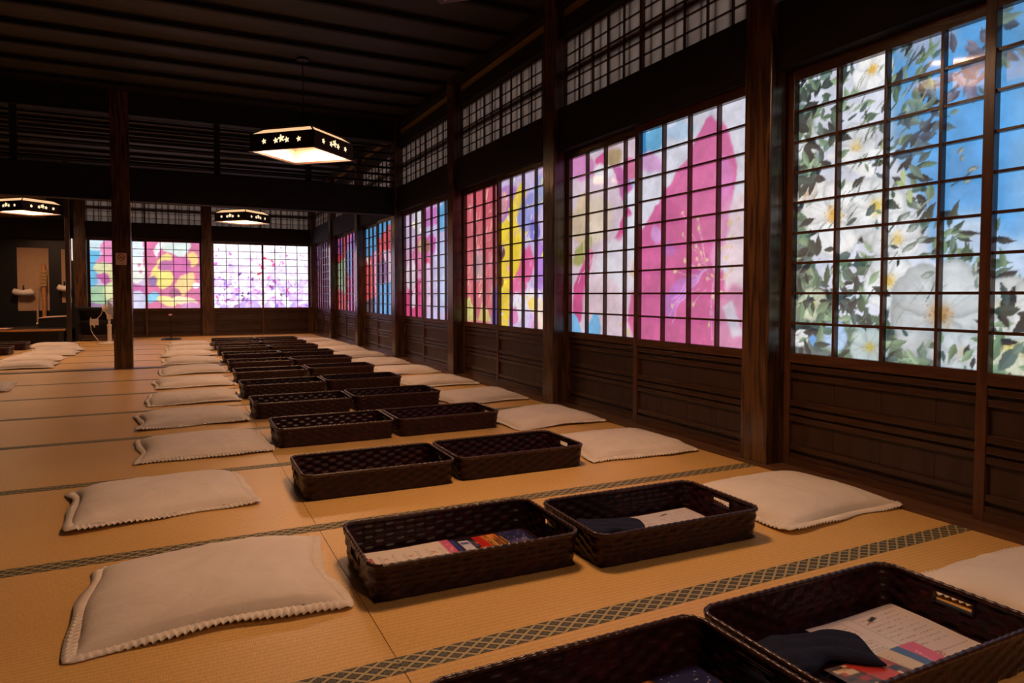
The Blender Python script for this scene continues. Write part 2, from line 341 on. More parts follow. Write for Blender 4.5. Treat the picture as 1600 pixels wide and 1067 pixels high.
# ------------------------------------------------------------------ pictures: painted on a canvas, then carried by the paper panes
ART = {"R1":[["F",[105,160,205],[150,200,240]],
["P",[[0.252,-0.044],[0.527,-0.045],[0.546,1.025],[0.347,0.526]],[88,164,228],25],
["P",[[0.481,0.592],[0.484,0.617],[0.481,0.642],[0.472,0.663],[0.458,0.68],[0.44,0.688],[0.422,0.688],[0.404,0.679],[0.389,0.661],[0.379,0.638],[0.376,0.611],[0.379,0.584],[0.39,0.562],[0.405,0.546],[0.423,0.539],[0.442,0.541],[0.459,0.551],[0.472,0.569]],[188,212,238],14],
["P",[[0.487,0.746],[0.483,0.767],[0.472,0.786],[0.453,0.801],[0.429,0.809],[0.403,0.809],[0.378,0.802],[0.356,0.787],[0.342,0.766],[0.337,0.742],[0.341,0.719],[0.355,0.698],[0.376,0.684],[0.401,0.678],[0.427,0.68],[0.451,0.689],[0.47,0.704],[0.482,0.724]],[198,218,240],14],
["P",[[0.508,0.675],[0.507,0.712],[0.503,0.744],[0.496,0.767],[0.487,0.78],[0.477,0.78],[0.467,0.767],[0.459,0.742],[0.453,0.709],[0.451,0.671],[0.452,0.634],[0.456,0.601],[0.464,0.578],[0.473,0.566],[0.483,0.568],[0.492,0.582],[0.5,0.606],[0.506,0.639]],[180,208,236],14],
["P",[[0.401,0.005],[0.401,0.025],[0.393,0.042],[0.38,0.054],[0.36,0.059],[0.338,0.058],[0.315,0.049],[0.294,0.033],[0.278,0.013],[0.27,-0.009],[0.27,-0.031],[0.278,-0.049],[0.294,-0.06],[0.315,-0.065],[0.338,-0.061],[0.36,-0.051],[0.379,-0.035],[0.393,-0.016]],[150,168,200],14],
["P",[[0.572,0.714],[0.57,0.743],[0.563,0.768],[0.553,0.787],[0.539,0.798],[0.524,0.798],[0.51,0.788],[0.498,0.768],[0.49,0.741],[0.486,0.71],[0.488,0.679],[0.496,0.653],[0.507,0.634],[0.521,0.625],[0.536,0.627],[0.55,0.639],[0.561,0.659],[0.569,0.685]],[185,210,238],14],
["P",[[0.003,-0.026],[0.174,-0.008],[0.261,0.082],[0.272,0.31],[0.347,0.526],[0.363,0.684],[0.499,0.8],[0.543,0.816],[0.546,1.025],[0.018,1.012]],[216,222,238],9],
["P",[[0.004,0.045],[0.056,0.11],[0.074,0.322],[0.048,0.478],[0.064,0.689],[0.081,0.805],[0.136,0.872],[0.297,0.945],[0.545,0.955],[0.546,1.025],[0.018,1.012]],[96,112,112],10],
["S",[[0.003,-0.014],[0.123,-0.009],[0.126,0.202],[0.11,0.331],[0.009,0.377]],55,0.05,0.1,[[48,66,62],[70,98,80],[108,136,108],[36,46,50],[90,118,108],[62,86,86],[132,156,128]],3,0.38,None],
["S",[[0.123,-0.02],[0.378,0.037],[0.34,0.095],[0.381,0.189],[0.288,0.375],[0.196,0.373],[0.144,0.229]],95,0.04,0.085,[[48,66,62],[70,98,80],[108,136,108],[36,46,50],[90,118,108],[62,86,86],[132,156,128],[130,152,110]],4,0.34,-50],
["S",[[0.256,0.202],[0.38,0.17],[0.464,0.114],[0.466,0.221],[0.395,0.269],[0.316,0.342]],38,0.04,0.08,[[70,92,108],[84,108,120],[96,120,112],[60,78,96]],5,0.38,None],
["L",[[0.247,0.396],[0.287,0.324],[0.342,0.262],[0.418,0.148],[0.469,0.062]],0.012,[62,78,98],0],
["L",[[0.393,0.137],[0.464,0.114]],0.008,[80,76,92],0],
["S",[[0.391,0.043],[0.472,0.029],[0.475,0.207],[0.394,0.213]],22,0.05,0.09,[[96,100,124],[84,86,104],[120,120,140]],6,0.38,None],
["S",[[0.014,0.473],[0.084,0.416],[0.079,0.69],[0.135,0.804],[0.021,0.926]],60,0.05,0.1,[[48,66,62],[70,98,80],[108,136,108],[36,46,50],[90,118,108],[62,86,86],[132,156,128]],7,0.38,None],
["S",[[0.132,0.581],[0.246,0.573],[0.293,0.66],[0.265,0.803],[0.135,0.804]],58,0.05,0.1,[[48,66,62],[70,98,80],[108,136,108],[36,46,50],[90,118,108],[62,86,86],[132,156,128]],8,0.38,None],
["S",[[0.02,0.854],[0.135,0.827],[0.325,0.862],[0.477,0.818],[0.543,0.851],[0.546,1.007],[0.022,1.012]],170,0.05,0.11,[[48,66,62],[70,98,80],[108,136,108],[36,46,50],[90,118,108],[62,86,86],[132,156,128],[46,54,60]],9,0.38,None],
["S",[[0.266,0.369],[0.33,0.366],[0.372,0.453],[0.36,0.489],[0.289,0.456]],14,0.05,0.085,[[48,66,62],[70,98,80],[108,136,108],[36,46,50],[90,118,108],[62,86,86],[132,156,128]],10,0.38,None],
["S",[[0.319,0.542],[0.386,0.532],[0.413,0.593],[0.402,0.668],[0.322,0.702]],30,0.05,0.09,[[48,66,62],[70,98,80],[108,136,108],[36,46,50],[90,118,108]],11,0.32,-30],
["S",[[0.381,0.608],[0.479,0.619],[0.541,0.712],[0.543,0.816],[0.39,0.743]],26,0.06,0.1,[[48,66,62],[70,98,80],[108,136,108],[36,46,50],[90,118,108]],12,0.36,-60],
["L",[[0.135,0.804],[0.21,0.739],[0.293,0.7]],0.006,[66,82,80],0],
["L",[[0.168,0.694],[0.218,0.771],[0.28,0.803]],0.006,[66,82,80],0],
["L",[[0.253,0.992],[0.367,0.919],[0.43,0.885]],0.006,[66,82,80],0],
["L",[[0.43,0.857],[0.471,0.8]],0.006,[66,82,80],0],
["L",[[0.18,0.435],[0.272,0.279]],0.006,[66,82,80],0],
["L",[[0.304,0.459],[0.346,0.506]],0.006,[66,82,80],0],
["L",[[0.398,0.459],[0.435,0.429]],0.006,[66,82,80],0],
["W",[0.218,0.039],0.085,[244,246,248],[226,180,84],20,5,1],
["W",[0.044,0.227],0.07,[226,232,236],[220,190,120],60,5,2],
["W",[0.181,0.28],0.1,[224,230,236],[232,206,140],100,5,3],
["P",[[0.1,0.284],[0.25,0.308],[0.246,0.335],[0.179,0.331],[0.11,0.308]],[244,246,248],2],
["P",[[0.228,0.393],[0.222,0.397],[0.213,0.396],[0.202,0.391],[0.191,0.381],[0.179,0.368],[0.17,0.353],[0.163,0.339],[0.161,0.327],[0.163,0.318],[0.168,0.314],[0.178,0.316],[0.189,0.322],[0.201,0.332],[0.212,0.345],[0.221,0.359],[0.227,0.373],[0.229,0.385]],[244,246,248],2],
["W",[0.125,0.508],0.165,[242,244,244],[228,172,80],10,5,4],
["W",[0.233,0.497],0.125,[236,240,242],[238,206,84],80,5,5],
["W",[0.041,0.407],0.06,[222,214,206],[222,170,96],0,5,6],
["P",[[0.157,0.576],[0.156,0.593],[0.15,0.609],[0.138,0.622],[0.122,0.63],[0.103,0.632],[0.085,0.629],[0.068,0.62],[0.056,0.606],[0.05,0.588],[0.051,0.57],[0.058,0.554],[0.071,0.541],[0.088,0.534],[0.107,0.532],[0.125,0.537],[0.14,0.546],[0.151,0.56]],[238,241,245],4],
["W",[0.289,0.602],0.1,[232,236,240],[232,206,130],30,5,7],
["W",[0.272,0.741],0.115,[232,238,240],[232,196,96],45,5,8],
["W",[0.381,0.84],0.185,[198,207,211],[186,146,96],15,5,9],
["W",[0.066,0.819],0.075,[196,204,178],[190,200,120],40,5,10],
["W",[0.033,0.944],0.05,[226,232,236],[214,214,200],0,5,11],
["W",[0.224,0.964],0.085,[184,204,204],[198,182,92],10,5,12],
["W",[0.429,0.962],0.1,[206,218,224],[206,200,180],70,6,13],
["W",[0.137,0.928],0.06,[170,200,232],[170,200,232],0,5,14],
["W",[0.529,0.931],0.12,[206,212,188],[212,200,120],20,5,15],
["W",[0.516,0.817],0.1,[214,220,220],[220,196,130],50,5,16],
["S",[[0.008,-0.001],[0.14,-0.001],[0.129,0.402],[0.013,0.402]],22,0.045,0.09,[[48,66,62],[70,98,80],[108,136,108],[36,46,50],[90,118,108],[62,86,86],[132,156,128]],51,0.38,None],
["S",[[0.128,0.313],[0.204,0.354],[0.318,0.462],[0.293,0.7],[0.151,0.693],[0.164,0.431]],16,0.04,0.085,[[48,66,62],[70,98,80],[108,136,108],[36,46,50],[90,118,108],[62,86,86],[132,156,128]],52,0.38,None],
["S",[[0.016,0.592],[0.183,0.63],[0.295,0.782],[0.137,0.962],[0.021,0.973]],34,0.045,0.1,[[48,66,62],[70,98,80],[108,136,108],[36,46,50],[90,118,108],[62,86,86],[132,156,128]],53,0.38,None],
["S",[[0.266,0.865],[0.354,0.94],[0.478,0.909],[0.474,1.001],[0.268,1.001]],24,0.04,0.08,[[48,66,62],[70,98,80],[108,136,108],[36,46,50],[90,118,108],[62,86,86],[132,156,128]],54,0.38,None],
["T",[[0.008,-0.001],[0.283,0.031],[0.26,0.45],[0.471,0.818],[0.474,1.001],[0.022,1.004]],60,0.05,0.14,0.006,[[70,88,84],[96,116,104],[150,166,150]],55,-50,0],
["T",[[0.174,0.003],[0.365,0.04],[0.341,0.174],[0.259,0.409],[0.179,0.348]],40,0.04,0.1,0.007,[[88,110,100],[60,80,80],[150,164,130]],56,-55,0],
["S",[[0.004,-0.002],[0.054,-0.0],[0.067,0.412],[0.056,0.689],[0.101,0.965],[0.018,1.012]],70,0.05,0.1,[[48,66,62],[70,98,80],[108,136,108],[36,46,50],[40,50,52]],57,0.38,None],
["P",[[0.071,0.922],[0.086,0.937],[0.075,0.968],[0.062,0.946]],[96,160,222],0],
["P",[[0.291,0.548],[0.298,0.546],[0.304,0.544],[0.309,0.539],[0.313,0.532],[0.315,0.524],[0.317,0.515],[0.31,0.516],[0.304,0.519],[0.299,0.523],[0.295,0.529],[0.292,0.538]],[112,132,126],0],
["P",[[0.294,0.548],[0.298,0.546],[0.302,0.544],[0.305,0.54],[0.308,0.536],[0.31,0.531],[0.312,0.525],[0.308,0.527],[0.304,0.529],[0.3,0.532],[0.297,0.537],[0.295,0.542]],[170,182,176],0],
["P",[[0.309,0.584],[0.316,0.584],[0.323,0.582],[0.328,0.578],[0.331,0.572],[0.334,0.564],[0.336,0.555],[0.329,0.555],[0.323,0.557],[0.317,0.56],[0.313,0.566],[0.311,0.574]],[112,132,126],0],
["P",[[0.312,0.585],[0.316,0.584],[0.32,0.582],[0.324,0.579],[0.327,0.574],[0.329,0.569],[0.331,0.564],[0.326,0.565],[0.322,0.567],[0.319,0.57],[0.316,0.573],[0.313,0.579]],[170,182,176],0],
["P",[[0.328,0.618],[0.334,0.62],[0.34,0.619],[0.345,0.617],[0.349,0.612],[0.353,0.606],[0.356,0.598],[0.349,0.597],[0.343,0.597],[0.338,0.599],[0.334,0.603],[0.33,0.61]],[112,132,126],0],
["P",[[0.33,0.619],[0.335,0.619],[0.339,0.618],[0.342,0.616],[0.345,0.613],[0.348,0.609],[0.35,0.604],[0.346,0.604],[0.342,0.605],[0.339,0.607],[0.335,0.61],[0.333,0.614]],[170,182,176],0],
["P",[[0.3,0.644],[0.308,0.644],[0.315,0.642],[0.322,0.637],[0.326,0.631],[0.331,0.622],[0.334,0.613],[0.326,0.613],[0.319,0.615],[0.312,0.619],[0.307,0.625],[0.303,0.633]],[112,132,126],0],
["P",[[0.303,0.644],[0.308,0.643],[0.313,0.641],[0.317,0.638],[0.321,0.633],[0.324,0.628],[0.327,0.622],[0.321,0.623],[0.317,0.625],[0.312,0.628],[0.309,0.632],[0.305,0.638]],[170,182,176],0],
["P",[[0.339,0.726],[0.346,0.73],[0.352,0.733],[0.358,0.732],[0.363,0.729],[0.368,0.725],[0.373,0.719],[0.367,0.715],[0.361,0.713],[0.355,0.713],[0.349,0.715],[0.344,0.72]],[112,132,126],0],
["P",[[0.342,0.726],[0.346,0.728],[0.351,0.729],[0.355,0.729],[0.359,0.727],[0.362,0.724],[0.366,0.721],[0.362,0.72],[0.357,0.719],[0.353,0.719],[0.349,0.72],[0.346,0.723]],[170,182,176],0],
["P",[[0.349,0.664],[0.353,0.67],[0.358,0.675],[0.363,0.677],[0.368,0.677],[0.373,0.676],[0.378,0.673],[0.374,0.667],[0.369,0.663],[0.365,0.66],[0.36,0.659],[0.354,0.661]],[112,132,126],0],
["P",[[0.352,0.664],[0.355,0.667],[0.358,0.67],[0.361,0.672],[0.365,0.672],[0.368,0.672],[0.372,0.671],[0.369,0.667],[0.366,0.665],[0.362,0.663],[0.359,0.662],[0.355,0.663]],[170,182,176],0],
["P",[[0.409,0.373],[0.413,0.373],[0.417,0.372],[0.419,0.369],[0.421,0.365],[0.421,0.36],[0.421,0.354],[0.418,0.354],[0.414,0.355],[0.411,0.357],[0.41,0.361],[0.409,0.366]],[112,132,126],0],
["P",[[0.412,0.374],[0.414,0.373],[0.416,0.372],[0.418,0.37],[0.419,0.367],[0.42,0.364],[0.42,0.36],[0.418,0.361],[0.416,0.362],[0.414,0.364],[0.413,0.366],[0.412,0.37]],[170,182,176],0],
["P",[[0.428,0.424],[0.433,0.427],[0.437,0.429],[0.44,0.428],[0.443,0.426],[0.446,0.423],[0.449,0.418],[0.444,0.415],[0.44,0.414],[0.437,0.414],[0.434,0.416],[0.431,0.419]],[112,132,126],0],
["P",[[0.431,0.425],[0.434,0.426],[0.436,0.427],[0.439,0.426],[0.441,0.425],[0.443,0.423],[0.445,0.42],[0.442,0.419],[0.44,0.419],[0.437,0.419],[0.435,0.42],[0.433,0.422]],[170,182,176],0],
["P",[[0.42,0.454],[0.425,0.456],[0.43,0.457],[0.434,0.456],[0.437,0.453],[0.44,0.449],[0.442,0.443],[0.438,0.441],[0.433,0.441],[0.429,0.441],[0.426,0.444],[0.423,0.448]],[112,132,126],0],
["P",[[0.423,0.455],[0.426,0.455],[0.429,0.455],[0.432,0.454],[0.434,0.453],[0.436,0.45],[0.438,0.447],[0.435,0.446],[0.432,0.446],[0.429,0.447],[0.427,0.449],[0.425,0.451]],[170,182,176],0],
["P",[[0.413,0.396],[0.416,0.395],[0.419,0.393],[0.421,0.39],[0.422,0.386],[0.422,0.381],[0.422,0.376],[0.419,0.378],[0.416,0.38],[0.414,0.383],[0.413,0.386],[0.413,0.391]],[112,132,126],0],
["P",[[0.416,0.397],[0.418,0.396],[0.419,0.394],[0.42,0.392],[0.421,0.389],[0.421,0.386],[0.422,0.383],[0.42,0.384],[0.418,0.386],[0.417,0.388],[0.416,0.391],[0.416,0.394]],[170,182,176],0],
["P",[[0.449,0.68],[0.445,0.688],[0.443,0.695],[0.442,0.703],[0.442,0.711],[0.444,0.719],[0.447,0.728],[0.45,0.721],[0.452,0.713],[0.454,0.705],[0.453,0.697],[0.451,0.689]],[112,132,126],0],
["P",[[0.451,0.68],[0.449,0.686],[0.448,0.691],[0.447,0.696],[0.448,0.702],[0.448,0.708],[0.45,0.714],[0.451,0.708],[0.453,0.703],[0.453,0.698],[0.453,0.692],[0.452,0.686]],[170,182,176],0],
["P",[[0.454,0.727],[0.45,0.733],[0.447,0.739],[0.446,0.747],[0.446,0.754],[0.448,0.762],[0.45,0.77],[0.454,0.764],[0.456,0.757],[0.458,0.75],[0.458,0.743],[0.457,0.735]],[112,132,126],0],
["P",[[0.456,0.727],[0.454,0.731],[0.453,0.736],[0.452,0.741],[0.452,0.746],[0.453,0.751],[0.454,0.757],[0.455,0.752],[0.457,0.748],[0.458,0.743],[0.458,0.738],[0.458,0.732]],[170,182,176],0],
["P",[[0.461,0.563],[0.458,0.568],[0.457,0.573],[0.457,0.578],[0.459,0.583],[0.461,0.587],[0.464,0.592],[0.466,0.587],[0.468,0.581],[0.468,0.576],[0.467,0.572],[0.464,0.567]],[112,132,126],0],
["P",[[0.463,0.563],[0.462,0.567],[0.462,0.57],[0.462,0.573],[0.463,0.577],[0.464,0.58],[0.466,0.583],[0.466,0.58],[0.467,0.576],[0.467,0.573],[0.466,0.569],[0.465,0.566]],[170,182,176],0],
["P",[[0.333,0.524],[0.334,0.516],[0.333,0.508],[0.331,0.502],[0.328,0.496],[0.324,0.491],[0.318,0.487],[0.318,0.495],[0.319,0.502],[0.32,0.509],[0.323,0.515],[0.328,0.52]],[112,132,126],0],
["P",[[0.336,0.524],[0.336,0.519],[0.335,0.514],[0.333,0.51],[0.331,0.506],[0.329,0.502],[0.326,0.499],[0.326,0.504],[0.327,0.509],[0.328,0.513],[0.33,0.517],[0.333,0.521]],[170,182,176],0],
["P",[[0.267,0.452],[0.273,0.449],[0.278,0.445],[0.281,0.44],[0.283,0.433],[0.283,0.425],[0.283,0.416],[0.277,0.419],[0.273,0.423],[0.269,0.428],[0.267,0.434],[0.267,0.443]],[112,132,126],0],
["P",[[0.27,0.452],[0.274,0.45],[0.276,0.447],[0.279,0.443],[0.28,0.438],[0.281,0.433],[0.281,0.427],[0.278,0.43],[0.275,0.433],[0.273,0.437],[0.271,0.441],[0.27,0.447]],[170,182,176],0],
["P",[[0.303,0.429],[0.306,0.422],[0.307,0.415],[0.307,0.408],[0.305,0.401],[0.302,0.395],[0.298,0.388],[0.295,0.395],[0.294,0.402],[0.294,0.408],[0.296,0.415],[0.299,0.422]],[190,206,140],0],
["P",[[0.306,0.439],[0.303,0.432],[0.299,0.426],[0.295,0.422],[0.29,0.419],[0.285,0.419],[0.279,0.42],[0.282,0.427],[0.286,0.433],[0.291,0.438],[0.295,0.44],[0.301,0.441]],[170,196,130],0],
["P",[[0.309,0.444],[0.307,0.452],[0.306,0.46],[0.306,0.469],[0.308,0.477],[0.312,0.485],[0.316,0.492],[0.318,0.484],[0.319,0.476],[0.319,0.468],[0.317,0.46],[0.314,0.452]],[188,206,150],0],
["S",[[0.48,-0.002],[0.528,-0.011],[0.531,0.178],[0.484,0.175]],16,0.05,0.09,[[70,92,108],[84,108,120],[96,120,112],[60,78,96]],14,0.38,None],
["S",[[0.495,0.818],[0.542,0.799],[0.546,1.007],[0.498,1.008]],20,0.06,0.12,[[48,66,62],[70,98,80],[108,136,108],[36,46,50],[90,118,108],[62,86,86],[132,156,128]],15,0.38,None]],"R2":[["F",[206,206,224],[200,168,186]],
["P",[[0.473,-0.067],[0.951,-0.034],[0.965,1.04],[0.483,1.021]],[212,212,226],3],
["P",[[0.491,0.01],[0.596,-0.002],[0.597,0.102],[0.492,0.104]],[92,168,212],2],
["P",[[0.48,0.01],[0.511,0.01],[0.512,0.1],[0.481,0.101]],[40,120,180],1],
["P",[[0.746,0.042],[0.747,0.056],[0.74,0.069],[0.725,0.079],[0.705,0.085],[0.681,0.087],[0.657,0.083],[0.635,0.074],[0.617,0.062],[0.608,0.047],[0.607,0.032],[0.615,0.019],[0.631,0.009],[0.652,0.003],[0.677,0.002],[0.701,0.007],[0.722,0.016],[0.738,0.028]],[170,196,222],6],
["P",[[0.607,0.192],[0.598,0.202],[0.582,0.206],[0.56,0.204],[0.536,0.196],[0.512,0.182],[0.491,0.164],[0.475,0.145],[0.467,0.127],[0.469,0.111],[0.479,0.101],[0.496,0.098],[0.518,0.101],[0.543,0.11],[0.566,0.125],[0.587,0.142],[0.601,0.16],[0.608,0.178]],[214,160,210],7],
["P",[[0.759,0.089],[0.791,0.039],[0.817,0.026],[0.851,0.059],[0.882,0.108],[0.907,0.181],[0.925,0.268],[0.921,0.34],[0.886,0.438],[0.863,0.621],[0.671,0.666],[0.575,0.388],[0.612,0.305],[0.696,0.212]],[214,100,158],3],
["P",[[0.475,0.504],[0.542,0.413],[0.574,0.352],[0.637,0.345],[0.692,0.384],[0.741,0.457],[0.784,0.56],[0.95,0.808],[0.965,1.04],[0.48,1.037]],[206,88,148],3],
["P",[[0.833,0.268],[0.853,0.219],[0.883,0.2],[0.908,0.264],[0.914,0.338],[0.873,0.436]],[214,120,186],6],
["P",[[0.873,0.436],[0.956,0.347],[0.965,1.04],[0.917,0.98],[0.89,0.809]],[228,206,216],7],
["P",[[0.837,1.056],[0.86,0.809],[0.914,0.73],[0.961,0.757],[0.965,1.04]],[206,130,170],9],
["P",[[0.866,0.836],[0.915,0.809],[0.945,0.912],[0.964,0.962],[0.917,0.953]],[206,196,214],5],
["P",[[0.817,0.618],[0.856,0.46],[0.909,0.363],[0.887,0.517],[0.851,0.701]],[222,140,190],5],
["P",[[0.605,0.497],[0.603,0.511],[0.598,0.524],[0.591,0.532],[0.581,0.536],[0.571,0.535],[0.561,0.529],[0.553,0.519],[0.548,0.505],[0.546,0.49],[0.548,0.476],[0.553,0.464],[0.561,0.455],[0.57,0.451],[0.58,0.453],[0.59,0.459],[0.598,0.47],[0.603,0.483]],[206,140,206],6],
["P",[[0.67,0.578],[0.668,0.59],[0.663,0.6],[0.655,0.607],[0.645,0.611],[0.635,0.61],[0.624,0.605],[0.616,0.596],[0.61,0.585],[0.608,0.573],[0.61,0.56],[0.616,0.55],[0.624,0.543],[0.634,0.54],[0.645,0.541],[0.655,0.546],[0.663,0.555],[0.668,0.566]],[190,100,180],6],
["P",[[0.617,0.807],[0.686,0.724],[0.799,0.686],[0.745,0.768],[0.673,0.871],[0.628,0.902]],[196,110,196],5],
["L",[[0.637,0.887],[0.716,0.768],[0.807,0.686]],0.006,[226,160,222],1],
["L",[[0.657,0.812],[0.744,0.726],[0.817,0.684]],0.006,[226,160,222],1],
["L",[[0.649,0.916],[0.702,0.811],[0.785,0.705]],0.006,[226,160,222],1],
["L",[[0.838,0.701],[0.832,0.837],[0.836,0.974]],0.006,[226,160,222],1],
["L",[[0.851,0.701],[0.843,0.891]],0.006,[226,160,222],1],
["L",[[0.698,0.413],[0.788,0.622]],0.0035,[226,176,196],0],
["L",[[0.764,0.46],[0.809,0.636]],0.0035,[226,176,196],0],
["L",[[0.769,0.497],[0.811,0.649]],0.0035,[226,176,196],0],
["L",[[0.699,0.508],[0.788,0.654]],0.0035,[226,176,196],0],
["L",[[0.762,0.58],[0.809,0.677]],0.0035,[226,176,196],0],
["L",[[0.811,0.631],[0.826,0.694]],0.0035,[226,176,196],0],
["L",[[0.86,0.386],[0.843,0.607]],0.0035,[226,176,196],0],
["L",[[0.863,0.434],[0.844,0.624]],0.0035,[226,176,196],0],
["L",[[0.886,0.491],[0.852,0.643]],0.0035,[226,176,196],0],
["L",[[0.898,0.479],[0.857,0.639]],0.0035,[226,176,196],0],
["L",[[0.911,0.546],[0.861,0.663]],0.0035,[226,176,196],0],
["L",[[0.934,0.471],[0.87,0.635]],0.0035,[226,176,196],0],
["L",[[0.665,0.68],[0.777,0.712]],0.0035,[226,176,196],0],
["L",[[0.715,0.639],[0.793,0.698]],0.0035,[226,176,196],0],
["L",[[0.757,0.636],[0.807,0.696]],0.0035,[226,176,196],0],
["L",[[0.774,0.665],[0.813,0.706]],0.0035,[226,176,196],0],
["L",[[0.807,0.727],[0.824,0.728]],0.0035,[226,176,196],0],
["L",[[0.833,0.706],[0.833,0.72]],0.0035,[226,176,196],0],
["L",[[0.883,0.583],[0.851,0.676]],0.0035,[226,176,196],0],
["L",[[0.888,0.636],[0.853,0.695]],0.0035,[226,176,196],0],
["L",[[0.863,0.594],[0.844,0.681]],0.0035,[226,176,196],0],
["L",[[0.658,0.836],[0.775,0.764]],0.0035,[226,176,196],0],
["L",[[0.754,0.839],[0.806,0.766]],0.0035,[226,176,196],0],
["L",[[0.882,0.702],[0.851,0.719]],0.0035,[226,176,196],0],
["L",[[0.913,0.69],[0.862,0.715]],0.0035,[226,176,196],0],
["L",[[0.84,0.796],[0.836,0.752]],0.0035,[226,176,196],0],
["L",[[0.82,0.92],[0.829,0.795]],0.0035,[226,176,196],0],
["L",[[0.784,0.602],[0.817,0.684]],0.0035,[226,176,196],0],
["L",[[0.852,0.526],[0.84,0.657]],0.0035,[226,176,196],0],
["L",[[0.907,0.593],[0.86,0.68]],0.0035,[226,176,196],0],
["L",[[0.872,0.769],[0.847,0.742]],0.0035,[226,176,196],0],
["D",[0.698,0.413],0.011,[224,196,150]],
["D",[0.764,0.46],0.011,[224,196,150]],
["D",[0.769,0.497],0.011,[224,196,150]],
["D",[0.699,0.508],0.011,[224,196,150]],
["D",[0.762,0.58],0.011,[224,196,150]],
["D",[0.811,0.631],0.011,[224,196,150]],
["D",[0.86,0.386],0.011,[224,196,150]],
["D",[0.863,0.434],0.011,[224,196,150]],
["D",[0.886,0.491],0.011,[224,196,150]],
["D",[0.898,0.479],0.011,[224,196,150]],
["D",[0.911,0.546],0.011,[224,196,150]],
["D",[0.934,0.471],0.011,[224,196,150]],
["D",[0.665,0.68],0.011,[224,196,150]],
["D",[0.715,0.639],0.011,[224,196,150]],
["D",[0.757,0.636],0.011,[224,196,150]],
["D",[0.774,0.665],0.011,[224,196,150]],
["D",[0.807,0.727],0.011,[224,196,150]],
["D",[0.833,0.706],0.011,[224,196,150]],
["D",[0.883,0.583],0.011,[224,196,150]],
["D",[0.888,0.636],0.011,[224,196,150]],
["D",[0.863,0.594],0.011,[224,196,150]],
["D",[0.658,0.836],0.011,[224,196,150]],
["D",[0.754,0.839],0.011,[224,196,150]],
["D",[0.882,0.702],0.011,[224,196,150]],
["D",[0.913,0.69],0.011,[224,196,150]],
["D",[0.84,0.796],0.011,[224,196,150]],
["D",[0.82,0.92],0.011,[224,196,150]],
["D",[0.784,0.602],0.011,[224,196,150]],
["D",[0.852,0.526],0.011,[224,196,150]],
["D",[0.907,0.593],0.011,[224,196,150]],
["D",[0.872,0.769],0.011,[224,196,150]],
["P",[[-0.009,0.014],[0.466,-0.007],[0.476,1.021],[-0.003,1.01]],[212,190,204],3],
["P",[[0.186,0.088],[0.181,0.11],[0.164,0.128],[0.138,0.138],[0.106,0.139],[0.07,0.131],[0.036,0.115],[0.007,0.092],[-0.012,0.065],[-0.018,0.038],[-0.012,0.014],[0.007,-0.004],[0.035,-0.013],[0.069,-0.012],[0.105,-0.003],[0.137,0.015],[0.164,0.037],[0.18,0.063]],[206,130,186],8],
["P",[[0.177,0.037],[0.274,-0.005],[0.258,0.106],[0.208,0.121]],[206,70,140],4],
["P",[[0.35,0.072],[0.347,0.089],[0.339,0.103],[0.327,0.112],[0.311,0.114],[0.295,0.11],[0.279,0.1],[0.266,0.085],[0.257,0.066],[0.254,0.047],[0.257,0.029],[0.265,0.015],[0.278,0.006],[0.294,0.004],[0.31,0.009],[0.326,0.02],[0.338,0.035],[0.347,0.053]],[176,150,110],7],
["P",[[0.436,0.149],[0.434,0.168],[0.428,0.184],[0.418,0.195],[0.406,0.199],[0.393,0.196],[0.381,0.186],[0.371,0.171],[0.364,0.151],[0.362,0.131],[0.364,0.111],[0.37,0.095],[0.38,0.085],[0.392,0.081],[0.405,0.084],[0.417,0.094],[0.427,0.11],[0.433,0.129]],[206,110,150],6],
["P",[[0.416,0.245],[0.408,0.257],[0.397,0.266],[0.384,0.27],[0.37,0.268],[0.357,0.262],[0.348,0.251],[0.342,0.238],[0.341,0.222],[0.345,0.208],[0.354,0.195],[0.365,0.187],[0.379,0.183],[0.392,0.185],[0.405,0.192],[0.414,0.202],[0.419,0.216],[0.42,0.231]],[150,186,222],5],
["P",[[0.283,0.088],[0.381,0.161],[0.419,0.267],[0.382,0.324],[0.343,0.252]],[190,90,160],5],
["P",[[0.47,0.34],[0.467,0.367],[0.458,0.391],[0.445,0.407],[0.429,0.415],[0.411,0.412],[0.394,0.4],[0.38,0.379],[0.37,0.351],[0.367,0.322],[0.37,0.293],[0.379,0.269],[0.393,0.253],[0.41,0.247],[0.427,0.25],[0.444,0.264],[0.457,0.285],[0.466,0.311]],[214,220,232],6],
["P",[[0.299,0.136],[0.295,0.151],[0.284,0.162],[0.267,0.169],[0.246,0.17],[0.222,0.165],[0.2,0.154],[0.181,0.139],[0.169,0.122],[0.165,0.104],[0.169,0.088],[0.181,0.076],[0.199,0.07],[0.221,0.07],[0.245,0.076],[0.266,0.087],[0.284,0.102],[0.295,0.119]],[226,222,230],5],
["P",[[0.283,0.422],[0.258,0.461],[0.223,0.491],[0.182,0.508],[0.14,0.509],[0.101,0.494],[0.071,0.464],[0.054,0.423],[0.054,0.376],[0.069,0.329],[0.097,0.289],[0.135,0.26],[0.177,0.247],[0.219,0.249],[0.254,0.267],[0.281,0.296],[0.295,0.335],[0.296,0.378]],[214,196,176],10],
["P",[[0.152,0.364],[0.138,0.41],[0.118,0.448],[0.094,0.475],[0.069,0.487],[0.047,0.481],[0.029,0.459],[0.018,0.423],[0.016,0.377],[0.024,0.328],[0.039,0.281],[0.06,0.242],[0.084,0.217],[0.109,0.208],[0.131,0.215],[0.147,0.238],[0.157,0.273],[0.159,0.317]],[206,180,150],9],
